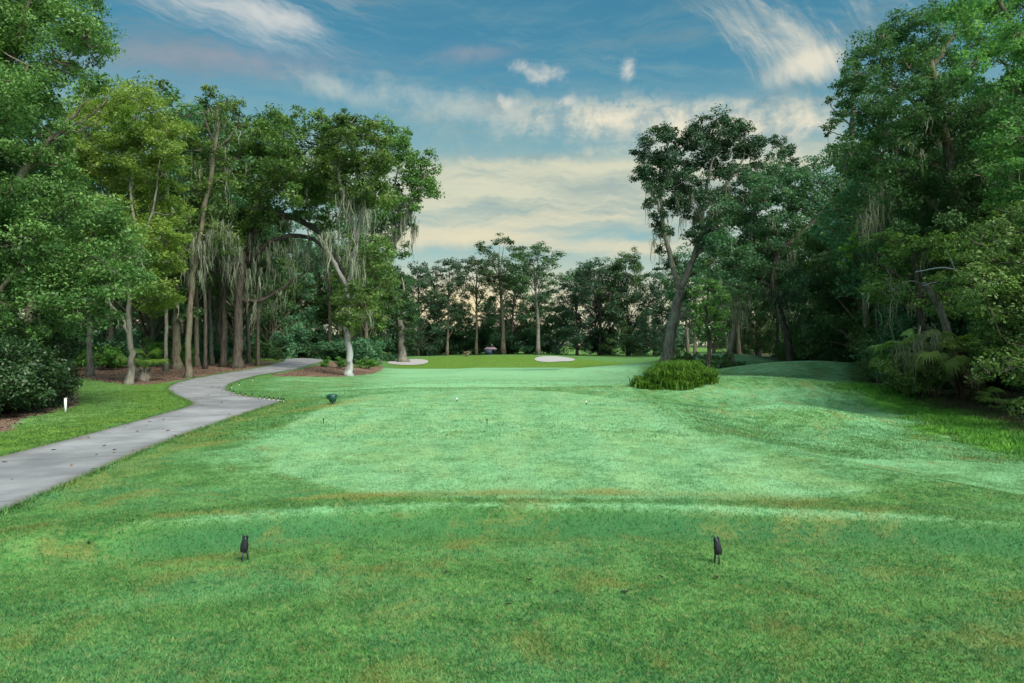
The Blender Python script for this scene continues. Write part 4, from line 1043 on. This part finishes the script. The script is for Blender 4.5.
# ------------------------------------------------------------------ far trees behind the green
def far_tree(name, lab, kind, px, D, top, seed, leaf='far', bark='dark', width=None):
    x = (px - CX) / FPX * D; z = float(height(x, D))
    H = CAMZ + (CY - top) / FPX * D - z
    r = wild_tree(name, lab, 'tree', kind, (x, D, z), H, seed, 'trees behind the green', leaf, bark)
    if width: r.scale = (width, width, 1)
    return r
ft = [
 ('loblolly_pine', 'pine with a straight pale trunk standing right behind the white bunker', 'pine', 538, 122, 246, 'pine', 'grey', 1.25),
 ('loblolly_pine', 'tallest pine behind the green, its round tuft high above the others', 'pine', 503, 128, 236, 'pine', 'brown', 1.25),
 ('loblolly_pine', 'pine with a thin leaning trunk left of the tallest pine', 'pine', 476, 130, 257, 'pine', 'brown', 1.0),
 ('loblolly_pine', 'open pine near the left sunrise gap behind the green', 'tall', 447, 126, 256, 'far', 'brown', 0.9),
 ('oak_tree', 'dark bushy tree behind the green nearest the ivy-covered tree', 'bushy', 418, 124, 262, 'far', 'dark', 1.0),
 ('oak_tree', 'low dark tree filling between the open pine and the ivy tree', 'oak', 438, 134, 290, 'deep', 'dark', 1.2),
 ('oak_tree', 'dark full tree under the tallest pine', 'bushy', 510, 134, 264, 'teal', 'dark', 1.2),
 ('oak_tree', 'dark rounded tree between the two tall pines', 'oak', 526, 138, 292, 'deep', 'dark', 1.1),
 ('oak_tree', 'low dark tree right of the pale pine trunk', 'oak', 557, 136, 302, 'deep', 'dark', 1.4),
 ('oak_tree', 'small dark tree just right of the white bunker', 'bushy', 577, 126, 272, 'far', 'dark', 1.0),
 ('oak_tree', 'broad dark oak with the highest crown right of the bunker', 'oak', 600, 124, 259, 'far', 'dark', 1.15),
 ('oak_tree', 'dark oak with an uneven top left of the forked oak', 'bushy', 628, 122, 253, 'deep', 'dark', 0.95),
 ('oak_tree', 'slender dark oak between the broad oak and the uneven one', 'tall', 610, 128, 268, 'far', 'dark', 0.8),
 ('oak_tree', 'dark tree half hidden behind the forked oak trunk', 'bushy', 654, 118, 272, 'far', 'dark', 1.0),
 ('oak_tree', 'low dark oak filling beside the forked oak trunk', 'bushy', 664, 110, 300, 'far', 'dark', 0.9),
 ('oak_tree', 'dark low tree behind the small dark shelter', 'bushy', 488, 140, 300, 'teal', 'dark', 1.2),
 ('oak_tree', 'pale green low tree left of the small dark shelter', 'bushy', 462, 136, 308, 'teal', 'dark', 1.2),
 ('oak_tree', 'dark low tree at the left of the green behind the left bunker', 'bushy', 402, 118, 296, 'far', 'dark', 0.9),
]
for i, (nm, lab, kd, px, D, top, lf, bk, wd) in enumerate(ft):
    far_tree(nm, lab, kd, px, D, top, 400 + i, lf, bk, wd)

# ------------------------------------------------------------------ woods on both sides: each tree its own object, copied from a few kinds
protos = {}
def wood_tree(kind, leaf, x, y, H, rz, label, group, seed):
    L = 0.15 if y < 34 else 0.28
    key = (kind, leaf, L)
    z = float(height(x, y)) - 0.05
    nm = {'oak': 'oak_tree', 'tall': 'oak_tree', 'bushy': 'bushy_tree', 'thin': 'slim_tree', 'pine': 'loblolly_pine'}[kind]
    if key not in protos:
        r = wild_tree(nm, label, 'tree', kind, (x, y, z), 15.0, seed, group, leaf, 'brown', L)
        r.rotation_euler = (0, 0, rz); r.scale = (H / 15,) * 3
        protos[key] = r
        return r
    r = copy_thing(protos[key], (x, y, z), rz, H / 15, label)
    r['group'] = group
    return r
wr = np.random.default_rng(77)
def path_clear(x, y): return float(sdpoly(PATH, np.array([x]), np.array([y]))[0]) > 1.2
gl = 'trees of the woods at the left'
n = 0
for (px0, px1, D0, D1, hmin, hmax, cnt) in [(-190, 30, 42, 58, 13, 16, 9), (20, 240, 62, 82, 14, 17, 12), (180, 366, 82, 105, 14, 17, 13), (60, 380, 108, 122, 12, 15, 14), (-200, 385, 95, 130, 14, 18, 17), (-330, -110, 20, 40, 12, 15, 8)]:
    for k in range(cnt):
        px = px0 + (k + wr.random()) / cnt * (px1 - px0); D = wr.uniform(D0, D1)
        x = (px - CX) / FPX * D
        if not path_clear(x, D): continue
        kind = ('oak', 'tall', 'bushy', 'thin', 'tall')[n % 5]; lf = ('deep', 'oak', 'teal')[n % 3]
        if kind in ('oak', 'thin'): lf = 'deep'
        if kind == 'bushy': lf = 'teal'
        if kind == 'tall': lf = 'oak'
        wood_tree(kind, lf, x, D, wr.uniform(hmin, hmax), wr.random() * 6.28, {'oak': 'spreading dark oak deep in the left woods', 'tall': 'tall green oak deep in the left woods', 'bushy': 'cool green bushy tree in the left woods with leaves to the ground', 'thin': 'slim dark tree deep in the left woods'}[kind], gl, 500 + n)
        n += 1
gr = 'trees of the woods at the right'
for (px0, px1, D0, D1, hmin, hmax, cnt) in [(690, 860, 66, 92, 13, 16, 10), (850, 1030, 48, 62, 12, 16, 9), (860, 1060, 33, 44, 12, 15, 9), (1000, 1300, 22, 38, 12, 16, 9), (680, 1100, 95, 125, 15, 18, 10), (1180, 1500, 15, 22, 11, 14, 4)]:
    for k in range(cnt):
        px = px0 + (k + wr.random()) / cnt * (px1 - px0); D = wr.uniform(D0, D1)
        x = (px - CX) / FPX * D
        kind = ('bushy', 'tall', 'oak', 'thin', 'bushy')[n % 5]
        lf = {'oak': 'deep', 'thin': 'deep', 'bushy': 'deep', 'tall': 'teal'}[kind]
        wood_tree(kind, lf, x, D, wr.uniform(hmin, hmax), wr.random() * 6.28, {'oak': 'spreading dark oak deep in the right woods', 'tall': 'tall cool green oak deep in the right woods', 'bushy': 'dark bushy tree in the right woods with leaves to the ground', 'thin': 'slim dark tree deep in the right woods'}[kind], gr, 600 + n)
        n += 1
gs = 'undergrowth bushes along the right woods'
kinds = [('deep', 1.7, 1.4, 1.6, 'dark low undergrowth bush at the foot of the right woods'), ('oak', 1.6, 1.3, 2.9, 'tall vine-covered green thicket at the edge of the right woods'),
         ('teal', 1.5, 1.3, 3.8, 'tall cool-green thicket at the edge of the right woods'), ('shrub', 1.0, 0.9, 1.2, 'brighter leafy sprout at the foot of the right woods')]
first = {}
for k in range(30):
    px = 800 + k * 9.5 + wr.uniform(-5, 5); D = np.interp(px, [780, 860, 900, 960, 1040], [56, 46, 34, 28.5, 25]) + wr.uniform(0, 5)
    x = (px - CX) / FPX * D; z = float(height(x, D))
    q = (0, 1, 2, 1, 0, 3)[k % 6]; lf, w_, d_, h_, lab = kinds[q]
    if q not in first: first[q] = shrub('undergrowth_bush', lab, 'bush', (x, D, z), w_, d_, h_, 700 + q, lf, 0.12, 26, gs)
    else: copy_thing(first[q], (x, D, z), wr.random() * 6.28, wr.uniform(0.75, 1.25))

# low thickets closing the view between the trunks at the left
th0 = None
for k in range(22):
    px = -120 + k * 23 + wr.uniform(-8, 8); D = wr.uniform(84, 104)
    x = (px - CX) / FPX * D
    if not path_clear(x, D): continue
    z = float(height(x, D))
    lab = 'green thicket closing the view between the trunks of the left woods'
    if th0 is None: th0 = shrub('thicket', lab, 'bush', (x, D, z), 2.6, 1.8, 4.2, 760, 'teal', 0.28, 18, 'thickets of the left woods')
    else: copy_thing(th0, (x, D, z), wr.random() * 6.28, wr.uniform(0.75, 1.3))

ft0 = None
for k in range(20):
    px = 392 + k * 15 + wr.uniform(-5, 5); D = wr.uniform(128, 150)
    if 462 < px < 476 or 560 < px < 592 or 612 < px < 626 or 640 < px < 668: continue
    x = (px - CX) / FPX * D; z = float(height(x, D))
    lab = 'dark thicket at the foot of the trees behind the green'
    if ft0 is None: ft0 = shrub('thicket', lab, 'bush', (x, D, z), 2.6, 1.8, 4.6, 770, 'far', 0.34, 18, 'thickets behind the green')
    else: copy_thing(ft0, (x, D, z), wr.random() * 6.28, wr.uniform(0.7, 1.35))

# far-off belt of forest on the horizon
fb = Bag(); fr = np.random.default_rng(88)
for k in range(230):
    a = R(-48 + 96 * (k + fr.random()) / 230); d = fr.uniform(250, 330)
    hgt = fr.uniform(5, 10)
    for q in range(2):
        c = np.array([math.sin(a) * d, math.cos(a) * d, -0.5 + hgt * (0.35 + 0.45 * q)])
        clump(fb, None, c, hgt * 0.42, 1.3, fr, 1.6, 0.8, twig=False)
o = fb.build('distant_woods', LEAF['far']); o['kind'] = 'stuff'; o['label'] = 'far belt of forest beyond the green'

# ------------------------------------------------------------------ small things on the course
black = simple_mat('black_plastic', (0.010, 0.010, 0.013), 0.45, 0.4, 0.3, 60)
white = simple_mat('white_paint', (0.72, 0.72, 0.70), 0.5, 0.4, 0.06, 30)
green = simple_mat('bin_green', (0.012, 0.062, 0.045), 0.4, 0.5, 0.25, 14)
steel = simple_mat('dark_steel', (0.035, 0.038, 0.040), 0.45, 0.5, 0.3, 30, 0.6)

def tee_marker(px, py, tilt, label, legs):
    x, y, z = hit(px, py)
    root = empty('tee_marker', (x, y, z), label, 'tee marker', 'black tee markers')
    k = y / FPX                                     # metres in a pixel here
    rs = np.random.default_rng(int(px))
    b = Bag()
    prof = [(0.4, 9.0), (2.8, 9.6), (3.7, 11.5), (4.0, 14), (3.8, 17), (3.3, 20), (2.7, 22.5), (2.3, 24.4), (1.2, 25.4)]
    lathe(b, [(r * k, h * k) for r, h in prof], (0, 0, 0), 18, 1.0, 0.75)
    V = np.concatenate(b.v); V[:, 0] += (V[:, 2] - 17 * k) * tilt; 
    V += rnd_unit(rs, len(V)) * 0.25 * k
    b.v = [V]; b.build('body', black, root, None, True)
    for s in (-1, 1):
        e = Bag(); c = tilt * 8 * k
        tube(e, np.array([[c + s * 1.5 * k, 0, 23.0 * k], [c + s * 1.9 * k, 0, 26.0 * k], [c + s * 1.7 * k, -0.3 * k, 27.6 * k]]), np.array([1.4, 1.15, 0.45]) * k, 8)
        e.build('horn', black, root, None, True)
    for lx, ly in legs:
        e = Bag(); tube(e, np.array([[lx * k, ly, -0.03], [lx * k * 0.9, ly * 0.6, 11 * k]]), np.array([0.8, 0.95]) * k, 6)
        e.build('stake', black, root, None, True)
tee_marker(244.5, 562.5, 0.10, 'black horned tee marker on two thin stakes at the left of the near tee', [(-1.3, -0.02), (1.5, 0.05)])
tee_marker(717.5, 564, -0.14, 'black leaning tee marker on two thin stakes at the right of the near tee', [(-1.6, 0.04), (1.2, -0.02)])

x, y, z = hit(332.5, 404); k = 0.86 * y / FPX
root = empty('divot_bin', (x, y, z), 'dark green round bin with a spout on the turf between path and tee', 'bin')
b = Bag(); lathe(b, [(2.6 * k, 2.0 * k), (3.4 * k, 2.4 * k), (5.2 * k, 7.2 * k), (5.6 * k, 9.2 * k), (5.3 * k, 9.4 * k)], (0, 0, 0), 20); b.build('bucket', green, root, None, True)
b = Bag(); lathe(b, [(5.8 * k, 9.3 * k), (5.9 * k, 10.2 * k), (4.6 * k, 11.3 * k), (1.5 * k, 12.0 * k), (0.2 * k, 12.1 * k)], (0, 0, 0), 20); b.build('lid', green, root, None, True)
b = Bag(); tube(b, np.array([[0.4 * k, 0, -0.06], [0.3 * k, 0, 2.4 * k]]), 0.9 * k, 8); b.build('post', steel, root, None, True)
b = Bag(); tube(b, np.array([[-4.6 * k, 0, 6.2 * k], [-6.2 * k, 0, 8.0 * k], [-6.9 * k, 0, 10.0 * k]]), np.array([1.3, 1.1, 0.9]) * k, 8); b.build('spout', green, root, None, True)

def peg(px, py, hpx, label, cap):
    x, y, z = hit(px, py); k = y / FPX
    root = empty('tee_peg', (x, y, z), label, 'peg')
    b = Bag(); tube(b, np.array([[0, 0, -0.02], [0.002, 0, hpx * k]]), np.array([0.45, 0.5]) * k, 6); b.build('shaft', steel, root, None, True)
    b = Bag(); lathe(b, [(0.5 * k, hpx * k * 0.9), (0.7 * k, hpx * k), (0.7 * k, hpx * k + 0.9 * k), (0.3 * k, hpx * k + 1.6 * k)], (0, 0, 0), 10); b.build('cap', cap, root, None, True)
peg(323.5, 424, 4.2, 'thin dark peg on the tee below the green bin', steel)
peg(487, 424, 3.6, 'thin dark peg standing in the middle of the big tee', steel)
peg(456.8, 401.5, 2.2, 'white-capped tee peg at the far left of the big tee', white)
peg(586.3, 404.5, 2.2, 'white-capped tee peg at the far right of the big tee', white)

x, y, z = hit(65.5, 412); k = y / FPX
root = empty('marker_post', (x, y, z), 'short white post on the brown mulch before the corner bush', 'post')
b = Bag(); box(b, (0, 0, 6.0 * k), (1.8 * k, 1.8 * k, 14.5 * k)); b.build('post', white, root)
b = Bag(); box(b, (0, 0, 13.6 * k), (2.2 * k, 2.2 * k, 0.8 * k)); b.build('cap', white, root)

stakes = [(252, 380.6), (238.5, 385.3), (231, 388), (229.5, 391), (233, 393.6), (239.5, 395.6), (245, 396.5), (251.5, 397.2), (259.5, 399), (263.7, 399.8), (268.5, 400.3), (273, 400.8), (277.7, 401.2), (280.7, 401.6), (283, 402.2)]
ord_ = ['first stake from the far end of the curved row', 'second stake from the far end of the curved row', 'third stake from the far end, left of the row', 'stake at the leftmost turn of the curved row', 'first stake below the leftmost turn of the row', 'second stake below the leftmost turn of the row',
        'third stake below the leftmost turn of the row', 'stake in the middle of the near side of the row', '', 'sixth stake from the near tip of the row', 'fifth stake from the near tip of the row',
        'fourth stake from the near tip of the row', 'third stake from the near tip of the row', 'second stake from the near tip of the row', 'last stake at the near tip of the row']
ord_[8] = 'seventh stake from the near tip of the row'
s0 = None
for (px, py), lab in zip(stakes, ord_):
    x, y, z = hit(px + 0.6, py)
    lab = 'white black-capped ' + lab if not lab.startswith('stake') else 'white black-capped ' + lab
    if s0 is None:
        k = 0.78 * 25.0 / FPX
        s0 = empty('edge_stake', (x, y, z), lab, 'stake', 'stakes lining the turf edge of the path')
        b = Bag(); tube(b, np.array([[0, 0, -0.03], [0, 0, 1.9 * k]]), 0.65 * k, 8); b.build('shaft', white, s0, None, True)
        b = Bag(); tube(b, np.array([[0, 0, 1.8 * k], [0, 0, 4.6 * k]]), np.array([0.85, 0.65]) * k, 8); b.build('cap', black, s0, None, True)
    else: copy_thing(s0, (x, y, z), 0, 1.0, lab)

# far shelter, pale plant, fallen leaves
x, D = (490 - CX) / FPX * 126, 126.0; z = float(height(x, D)); k = 0.8 * D / FPX
root = empty('shelter', (x, D, z), 'small dark shelter with a pale pink roof behind the green', 'shelter')
pink = simple_mat('pink_roof', (0.22, 0.16, 0.18), 0.7, 0.2, 0.15, 3); navy = simple_mat('navy_board', (0.022, 0.038, 0.075), 0.6, 0.3, 0.3, 3)
b = Bag(); box(b, (-0.2, 0, 3.2 * k), (8.5 * k, 1.2, 6.4 * k)); b.build('wall', navy, root)
b = Bag(); V = np.array([[-7.5, -4, 6.5], [8.5, -4, 6.5], [8.5, 4, 6.5], [-7.5, 4, 6.5], [-7.5, -4, 7.3], [8.5, -4, 7.3], [8.5, 4, 7.3], [-7.5, 4, 7.3], [-3.5, 0, 9.4], [5.5, 0, 9.4]]) * k
b.add(V, [[0, 3, 2, 1], [0, 1, 5, 4], [1, 2, 6, 5], [2, 3, 7, 6], [3, 0, 4, 7], [4, 5, 9, 8], [6, 7, 8, 9]], [[5, 6, 9], [7, 4, 8]]); tube(b, np.array([[2.5, 0, 8.5], [2.5, 0, 13.0]]) * k, 0.07, 6); b.build('roof', pink, root)
for s in (-1, 1):
    b = Bag(); tube(b, np.array([[s * 5.4 * k + 0.1, -0.8, 0], [s * 5.4 * k + 0.1, -0.8, 7 * k]]), 0.06, 8); b.build('post', steel, root)
pale = leaf_mat('pale_leaf', (0.22, 0.20, 0.12), (0.46, 0.42, 0.28), 0.2); LEAF['pale'] = pale
shrub('pale_plant', 'small pale yellow plant at the back edge of the green', 'plant', hit(467, 356.5), 0.40, 0.4, 1.3, 91, 'pale', 0.20, 6)
flag = empty('fallen_leaf', (0, 0, 0), '', 'leaf') if False else None
leafm = simple_mat('fallen_leaf', (0.030, 0.022, 0.016), 0.7, 0.2, 0.5, 40)
spots = [(446, 574, 'dark curled leaf left of centre on the near tee'), (529, 582, 'dark leaf in the middle of the near tee, farthest forward of a trio'), (557, 595, 'greyish leaf low in the middle of the near tee'),
         (632, 553, 'dark leaf left of the right tee marker, nearest the bank'), (625, 594, 'wide flat leaf below the right half of the near tee'), (661, 579, 'small dark leaf just left of the right tee marker'),
         (133, 522, 'dark leaf on the left shoulder of the bank'), (89, 546, 'dark leaf at the far left of the near tee'), (508, 607, 'tiny leaf at the lower middle of the near tee'), (716, 580, 'dark leaf right below the right tee marker')]
for i, (px, py, lab) in enumerate(spots):
    x, y, z = hit(px, py); rs = np.random.default_rng(i)
    l = 0.020 + 0.012 * rs.random(); a = rs.random() * 6.28
    u = np.linspace(-1, 1, 7)
    w = 0.45 * l * (1 - u ** 2) ** 0.8 + 0.0006
    V = []
    for q in range(7):
        for s in (-1, 0, 1):
            zz = 0.013 + 0.008 * abs(s) * (w[q] / (0.45 * l)) + 0.008 * u[q] ** 2
            V.append([u[q] * l * math.cos(a) - s * w[q] * math.sin(a), u[q] * l * math.sin(a) + s * w[q] * math.cos(a), zz])
    Q = [[q * 3 + s, q * 3 + s + 1, q * 3 + s + 4, q * 3 + s + 3] for q in range(6) for s in range(2)]
    o = mk('fallen_leaf', np.array(V) + np.array([x, y, z]), [Q], leafm, None, None, True, (x, y, z))
    tag(o, lab, 'leaf', 'fallen leaves on the near tee')

# ------------------------------------------------------------------ morning air
HAZE = 0.0
if HAZE:
    m, t, out = material('haze_air')
    pv = t.new('ShaderNodeVolumePrincipled'); pv.inputs['Color'].default_value = (0.70, 0.94, 0.95, 1); pv.inputs['Density'].default_value = HAZE
    t.l.new(pv.outputs[0], out.inputs['Volume'])
    b = Bag(); box(b, (0, 0, 18), (1000, 1000, 46)); o = b.build('haze', m); o['kind'] = 'stuff'; o['label'] = 'thin morning haze over the course'

# ------------------------------------------------------------------ sky
SUN_EL, SUN_AZ = R(44), R(142)          # azimuth clockwise from the viewing direction
world = bpy.data.worlds.new('World'); scene.world = world; world.use_nodes = True
world.cycles.sampling_method = 'MANUAL'; world.cycles.sample_map_resolution = 256
world.node_tree.nodes.clear(); t = NT(world.node_tree)
out = t.new('ShaderNodeOutputWorld'); bg = t.new('ShaderNodeBackground'); bg.inputs[1].default_value = 0.10
sky = t.new('ShaderNodeTexSky', sky_type='NISHITA'); sky.sun_disc = False
sky.sun_elevation = SUN_EL; sky.sun_rotation = SUN_AZ; sky.air_density = 1.0; sky.dust_density = 0.6; sky.ozone_density = 1.5
tc = t.new('ShaderNodeTexCoord'); D3 = tc.outputs['Generated']
sep = t.new('ShaderNodeSeparateXYZ'); t.l.new(D3, sep.inputs[0])
az = t.m('ARCTAN2', sep.outputs[0], sep.outputs[1])
elv = t.m('ARCSINE', t.m('MINIMUM', t.m('MAXIMUM', sep.outputs[2], -1.0), 1.0))
def azel(px, py):
    dx, dz = (px - CX) / FPX, (CY - py) / FPX
    return math.atan(dx), math.atan2(dz, math.hypot(dx, 1))
wv = t.comb(az, elv, 0.0)
warp = t.noise(wv, 5.0, 2, 0.6)
warp2 = t.noise(wv, 16.0, 3, 0.6)
az_w = t.m('ADD', az, t.m('MULTIPLY', t.m('SUBTRACT', warp, 0.5), 0.12))
el_w = t.m('ADD', elv, t.m('MULTIPLY', t.m('SUBTRACT', warp2, 0.5), 0.03))
def spot(px, py, sx, sy, rot=0.0, wob=True):
    """soft patch of cloud round a direction of the sky; sizes in picture units"""
    a0, e0 = azel(px, py)
    A = t.m('SUBTRACT', az_w if wob else az, a0); E = t.m('SUBTRACT', el_w if wob else elv, e0)
    c, s = math.cos(rot), math.sin(rot)
    u = t.m('ADD', t.m('MULTIPLY', A, c * FPX / sx), t.m('MULTIPLY', E, s * FPX / sx))
    v = t.m('ADD', t.m('MULTIPLY', A, -s * FPX / sy), t.m('MULTIPLY', E, c * FPX / sy))
    d2 = t.m('ADD', t.m('MULTIPLY', u, u), t.m('MULTIPLY', v, v))
    return t.m('POWER', 2.718, t.m('MULTIPLY', d2, -1.0))
def add(*a):
    r = a[0]
    for q in a[1:]: r = t.m('ADD', r, q)
    return r
def streaks(rot, ka, ke, seed, scale=1.0, dist=0.8):
    c, s = math.cos(rot), math.sin(rot)
    u = t.m('ADD', t.m('MULTIPLY', az_w, c * ka), t.m('MULTIPLY', el_w, s * ka))
    v = t.m('ADD', t.m('MULTIPLY', az_w, -s * ke), t.m('MULTIPLY', el_w, c * ke))
    return t.noise(t.comb(u, v, seed), scale, 5, 0.66, dist)
def lay(mask, tex, amt, lo, hi, k=1.0):
    """cloud density: the texture eats ragged holes and rims into the mask"""
    return t.m('MULTIPLY', t.ss(t.m('ADD', mask, t.m('MULTIPLY', t.m('SUBTRACT', tex, 0.5), amt)), lo, hi), t.m('MULTIPLY', t.ss(mask, 0.02, 0.25), k))
s_h = streaks(0.05, 3.0, 20, 3.0, 1.0, 0.15)
s_f = streaks(-0.10, 5, 46, 21.0, 1.0, 0.15)
s_l = streaks(-0.30, 4, 26, 7.0)
s_l2 = streaks(-0.22, 7, 60, 41.0)
s_r = streaks(-0.65, 5, 24, 11.0, 1.0, 0.5)
s_r2 = streaks(-0.95, 9, 55, 31.0, 1.0, 0.6)
puff = t.noise(wv, 24, 5, 0.66, 0.3)
mixl = t.m('ADD', t.m('MULTIPLY', s_l, 0.6), t.m('MULTIPLY', s_l2, 0.4))
mixr = t.m('ADD', t.m('MULTIPLY', s_r, 0.6), t.m('MULTIPLY', s_r2, 0.4))
mixh = t.m('ADD', t.m('MULTIPLY', s_h, 0.6), t.m('MULTIPLY', s_f, 0.4))
mixp = t.m('ADD', t.m('MULTIPLY', s_h, 0.45), t.m('MULTIPLY', puff, 0.55))
cir_l = lay(add(spot(205, 2, 95, 20, -0.20), t.m('MULTIPLY', spot(285, 16, 36, 11, -0.12), 0.8), t.m('MULTIPLY', spot(345, 10, 45, 22, -0.5), 0.35)), mixl, 3.8, 0.15, 2.0)
cir_r = lay(add(t.m('MULTIPLY', spot(735, 16, 62, 26, -0.60), 0.95), t.m('MULTIPLY', spot(790, 40, 50, 20, -0.75), 0.6), t.m('MULTIPLY', spot(850, 14, 55, 34, 0.2), 0.5), t.m('MULTIPLY', spot(816, 66, 44, 13, 0.14), 1.3)), mixr, 4.2, 0.30, 2.3)
puffs = lay(add(spot(535, 71, 24, 9, -0.2), spot(510, 103, 11, 8), spot(624, 72, 11, 17, -0.3), spot(563, 101, 14, 8), t.m('MULTIPLY', spot(605, 58, 10, 5), 0.4)), puff, 2.0, 0.25, 1.5)
puffs = t.m('MULTIPLY', puffs, t.ss(elv, 0.45, 0.38))
soft = lay(add(t.m('MULTIPLY', spot(328, 90, 36, 9, -0.3), 0.85), t.m('MULTIPLY', spot(415, 98, 85, 16, -0.08), 0.8), t.m('MULTIPLY', spot(540, 118, 90, 20), 0.7)), mixp, 3.0, 0.05, 1.6)
a0, e0 = azel(600, 95)
rim = t.ss(t.m('ADD', elv, t.m('MULTIPLY', t.m('SUBTRACT', puff, 0.5), 0.13)), e0 + 0.008, e0 - 0.016)
bank = t.m('MULTIPLY', rim, lay(add(spot(600, 114, 75, 22), t.m('MULTIPLY', spot(700, 128, 90, 30), 0.9), t.m('MULTIPLY', spot(790, 126, 60, 18), 1.0)), mixp, 2.4, 0.0, 1.45))
a1, e1 = azel(520, 158)
rim2 = t.ss(t.m('ADD', elv, t.m('MULTIPLY', t.m('SUBTRACT', mixp, 0.5), 0.07)), e1 + 0.008, e1 - 0.010)
sheet = t.m('MULTIPLY', rim2, lay(add(spot(530, 196, 230, 46), t.m('MULTIPLY', spot(680, 180, 160, 30), 0.7)), mixh, 2.4, -0.30, 1.15))
veil = t.m('MULTIPLY', t.m('MULTIPLY', t.ss(elv, azel(512, 60)[1], azel(512, 170)[1]), t.ss(mixp, 0.30, 0.66, 0.45, 1.0)), t.m('ADD', 0.45, t.m('MULTIPLY', spot(560, 190, 330, 160, 0, False), 0.55)))
wisps = t.m('MULTIPLY', t.m('MAXIMUM', t.ss(s_h, 0.46, 0.74), t.ss(s_f, 0.46, 0.72)), t.ss(elv, 0.75, 0.2, 0.35, 0.7))
greys = t.m('MULTIPLY', t.ss(t.m('ADD', mixh, t.m('MULTIPLY', t.m('SUBTRACT', warp, 0.5), 0.5)), 0.50, 0.68), t.ss(elv, 0.10, 0.22))
pinkm = add(spot(235, 62, 95, 14, 0.08), t.m('MULTIPLY', spot(470, 55, 40, 7, 0.1), 0.9), t.m('MULTIPLY', spot(130, 90, 60, 14), 0.5))
tint = t.mix(1.0, sky.outputs[0], (0.62, 1.12, 1.10), 'MULTIPLY')
K = 10.0   # colours below are pictured radiance; the background strength is a tenth
def rad(r, g, b, k=1.0): return (r * K * k, g * K * k, b * K * k, 1)
EXPO = 2.22
kx = 2 ** -EXPO
c = t.mix(0.90, tint, t.mix(t.ss(elv, 0.0, 0.46), rad(0.13, 0.35, 0.37, kx), rad(0.030, 0.150, 0.218, kx)))
c = t.mix(t.m('MULTIPLY', wisps, 0.62), c, rad(0.24, 0.41, 0.44, kx))
c = t.mix(t.m('MULTIPLY', veil, 0.90), c, rad(0.37, 0.50, 0.46, kx))
c = t.mix(t.m('MULTIPLY', greys, 0.45), c, rad(0.17, 0.27, 0.33, kx))
c = t.mix(t.m('MULTIPLY', pinkm, t.ss(mixp, 0.3, 0.65, 0.15, 0.75)), c, rad(0.33, 0.35, 0.41, kx))
c = t.mix(t.m('MULTIPLY', sheet, 0.90, clamp=True), c, t.mix(t.ss(mixh, 0.36, 0.62), rad(0.38, 0.47, 0.43, kx), rad(0.72, 0.71, 0.53, kx)))
c = t.mix(t.m('MULTIPLY', soft, 0.75, clamp=True), c, rad(0.56, 0.62, 0.58, kx))
c = t.mix(t.m('MULTIPLY', bank, 0.95, clamp=True), c, t.mix(t.ss(mixp, 0.38, 0.60), rad(0.38, 0.47, 0.47, kx), rad(0.86, 0.80, 0.62, kx)))
c = t.mix(t.m('MULTIPLY', cir_l, 0.95, clamp=True), c, rad(0.66, 0.68, 0.66, kx))
c = t.mix(t.m('MULTIPLY', cir_r, 0.95, clamp=True), c, rad(0.80, 0.76, 0.62, kx))
c = t.mix(t.m('MULTIPLY', puffs, 1.0, clamp=True), c, rad(0.76, 0.74, 0.65, kx))
warmb = lay(add(spot(470, 236, 120, 10, 0.03), t.m('MULTIPLY', spot(600, 246, 130, 8, -0.03), 0.9), t.m('MULTIPLY', spot(560, 216, 80, 5), 0.6)), mixh, 2.2, -0.1, 1.4)
c = t.mix(t.m('MULTIPLY', warmb, 0.85), c, rad(0.82, 0.74, 0.52, kx))
c = t.mix(t.ss(elv, azel(512, 236)[1], azel(512, 312)[1], 0.0, 0.88), c, rad(0.80, 0.73, 0.50, kx))
glow = spot(466, 308, 60, 26, 0, False)
c = t.mix(t.m('MULTIPLY', glow, 0.6), c, rad(1.05, 0.80, 0.44, kx))
# unseen sky behind and overhead, brightened as fill light for the scene
back = t.ss(sep.outputs[1], 0.45, -0.2)
over = t.ss(elv, 0.62, 1.1)
c = t.mix(t.m('MAXIMUM', back, over), c, t.mix(0.5, t.mix(0.5, tint, rad(0.62, 0.68, 0.66, kx)), rad(0.82, 0.86, 0.80, kx)))
t.l.new(c, bg.inputs[0]); t.l.new(bg.outputs[0], out.inputs[0])

sun = bpy.data.lights.new('sun', 'SUN'); sun.energy = 1.5; sun.angle = R(26); sun.color = (1.0, 0.95, 0.84)
so = bpy.data.objects.new('sun', sun); COL.objects.link(so)
d = Vector((math.sin(SUN_AZ) * math.cos(SUN_EL), math.cos(SUN_AZ) * math.cos(SUN_EL), math.sin(SUN_EL)))
so.rotation_euler = d.to_track_quat('Z', 'Y').to_euler(); so.location = (30, -20, 60)

# ------------------------------------------------------------------ camera and output
cam = bpy.data.cameras.new('camera'); cam.sensor_width = 36.0; cam.lens = FPX / 1024 * 36.0
cam.clip_start = 0.05; cam.clip_end = 5000
co = bpy.data.objects.new('camera', cam); COL.objects.link(co)
co.location = (0, 0, CAMZ); co.rotation_euler = (R(90), 0, 0)
scene.camera = co
vs = scene.view_settings
vs.view_transform = 'Standard'; vs.look = 'None'; vs.gamma = 1.0; vs.use_curve_mapping = False; vs.exposure = EXPO
scene.render.engine = 'CYCLES'
cy = scene.cycles
cy.max_bounces = 4; cy.diffuse_bounces = 3; cy.glossy_bounces = 1; cy.transmission_bounces = 3
cy.use_adaptive_sampling = True; cy.adaptive_threshold = 0.03; cy.transparent_max_bounces = 4
cy.use_denoising = True
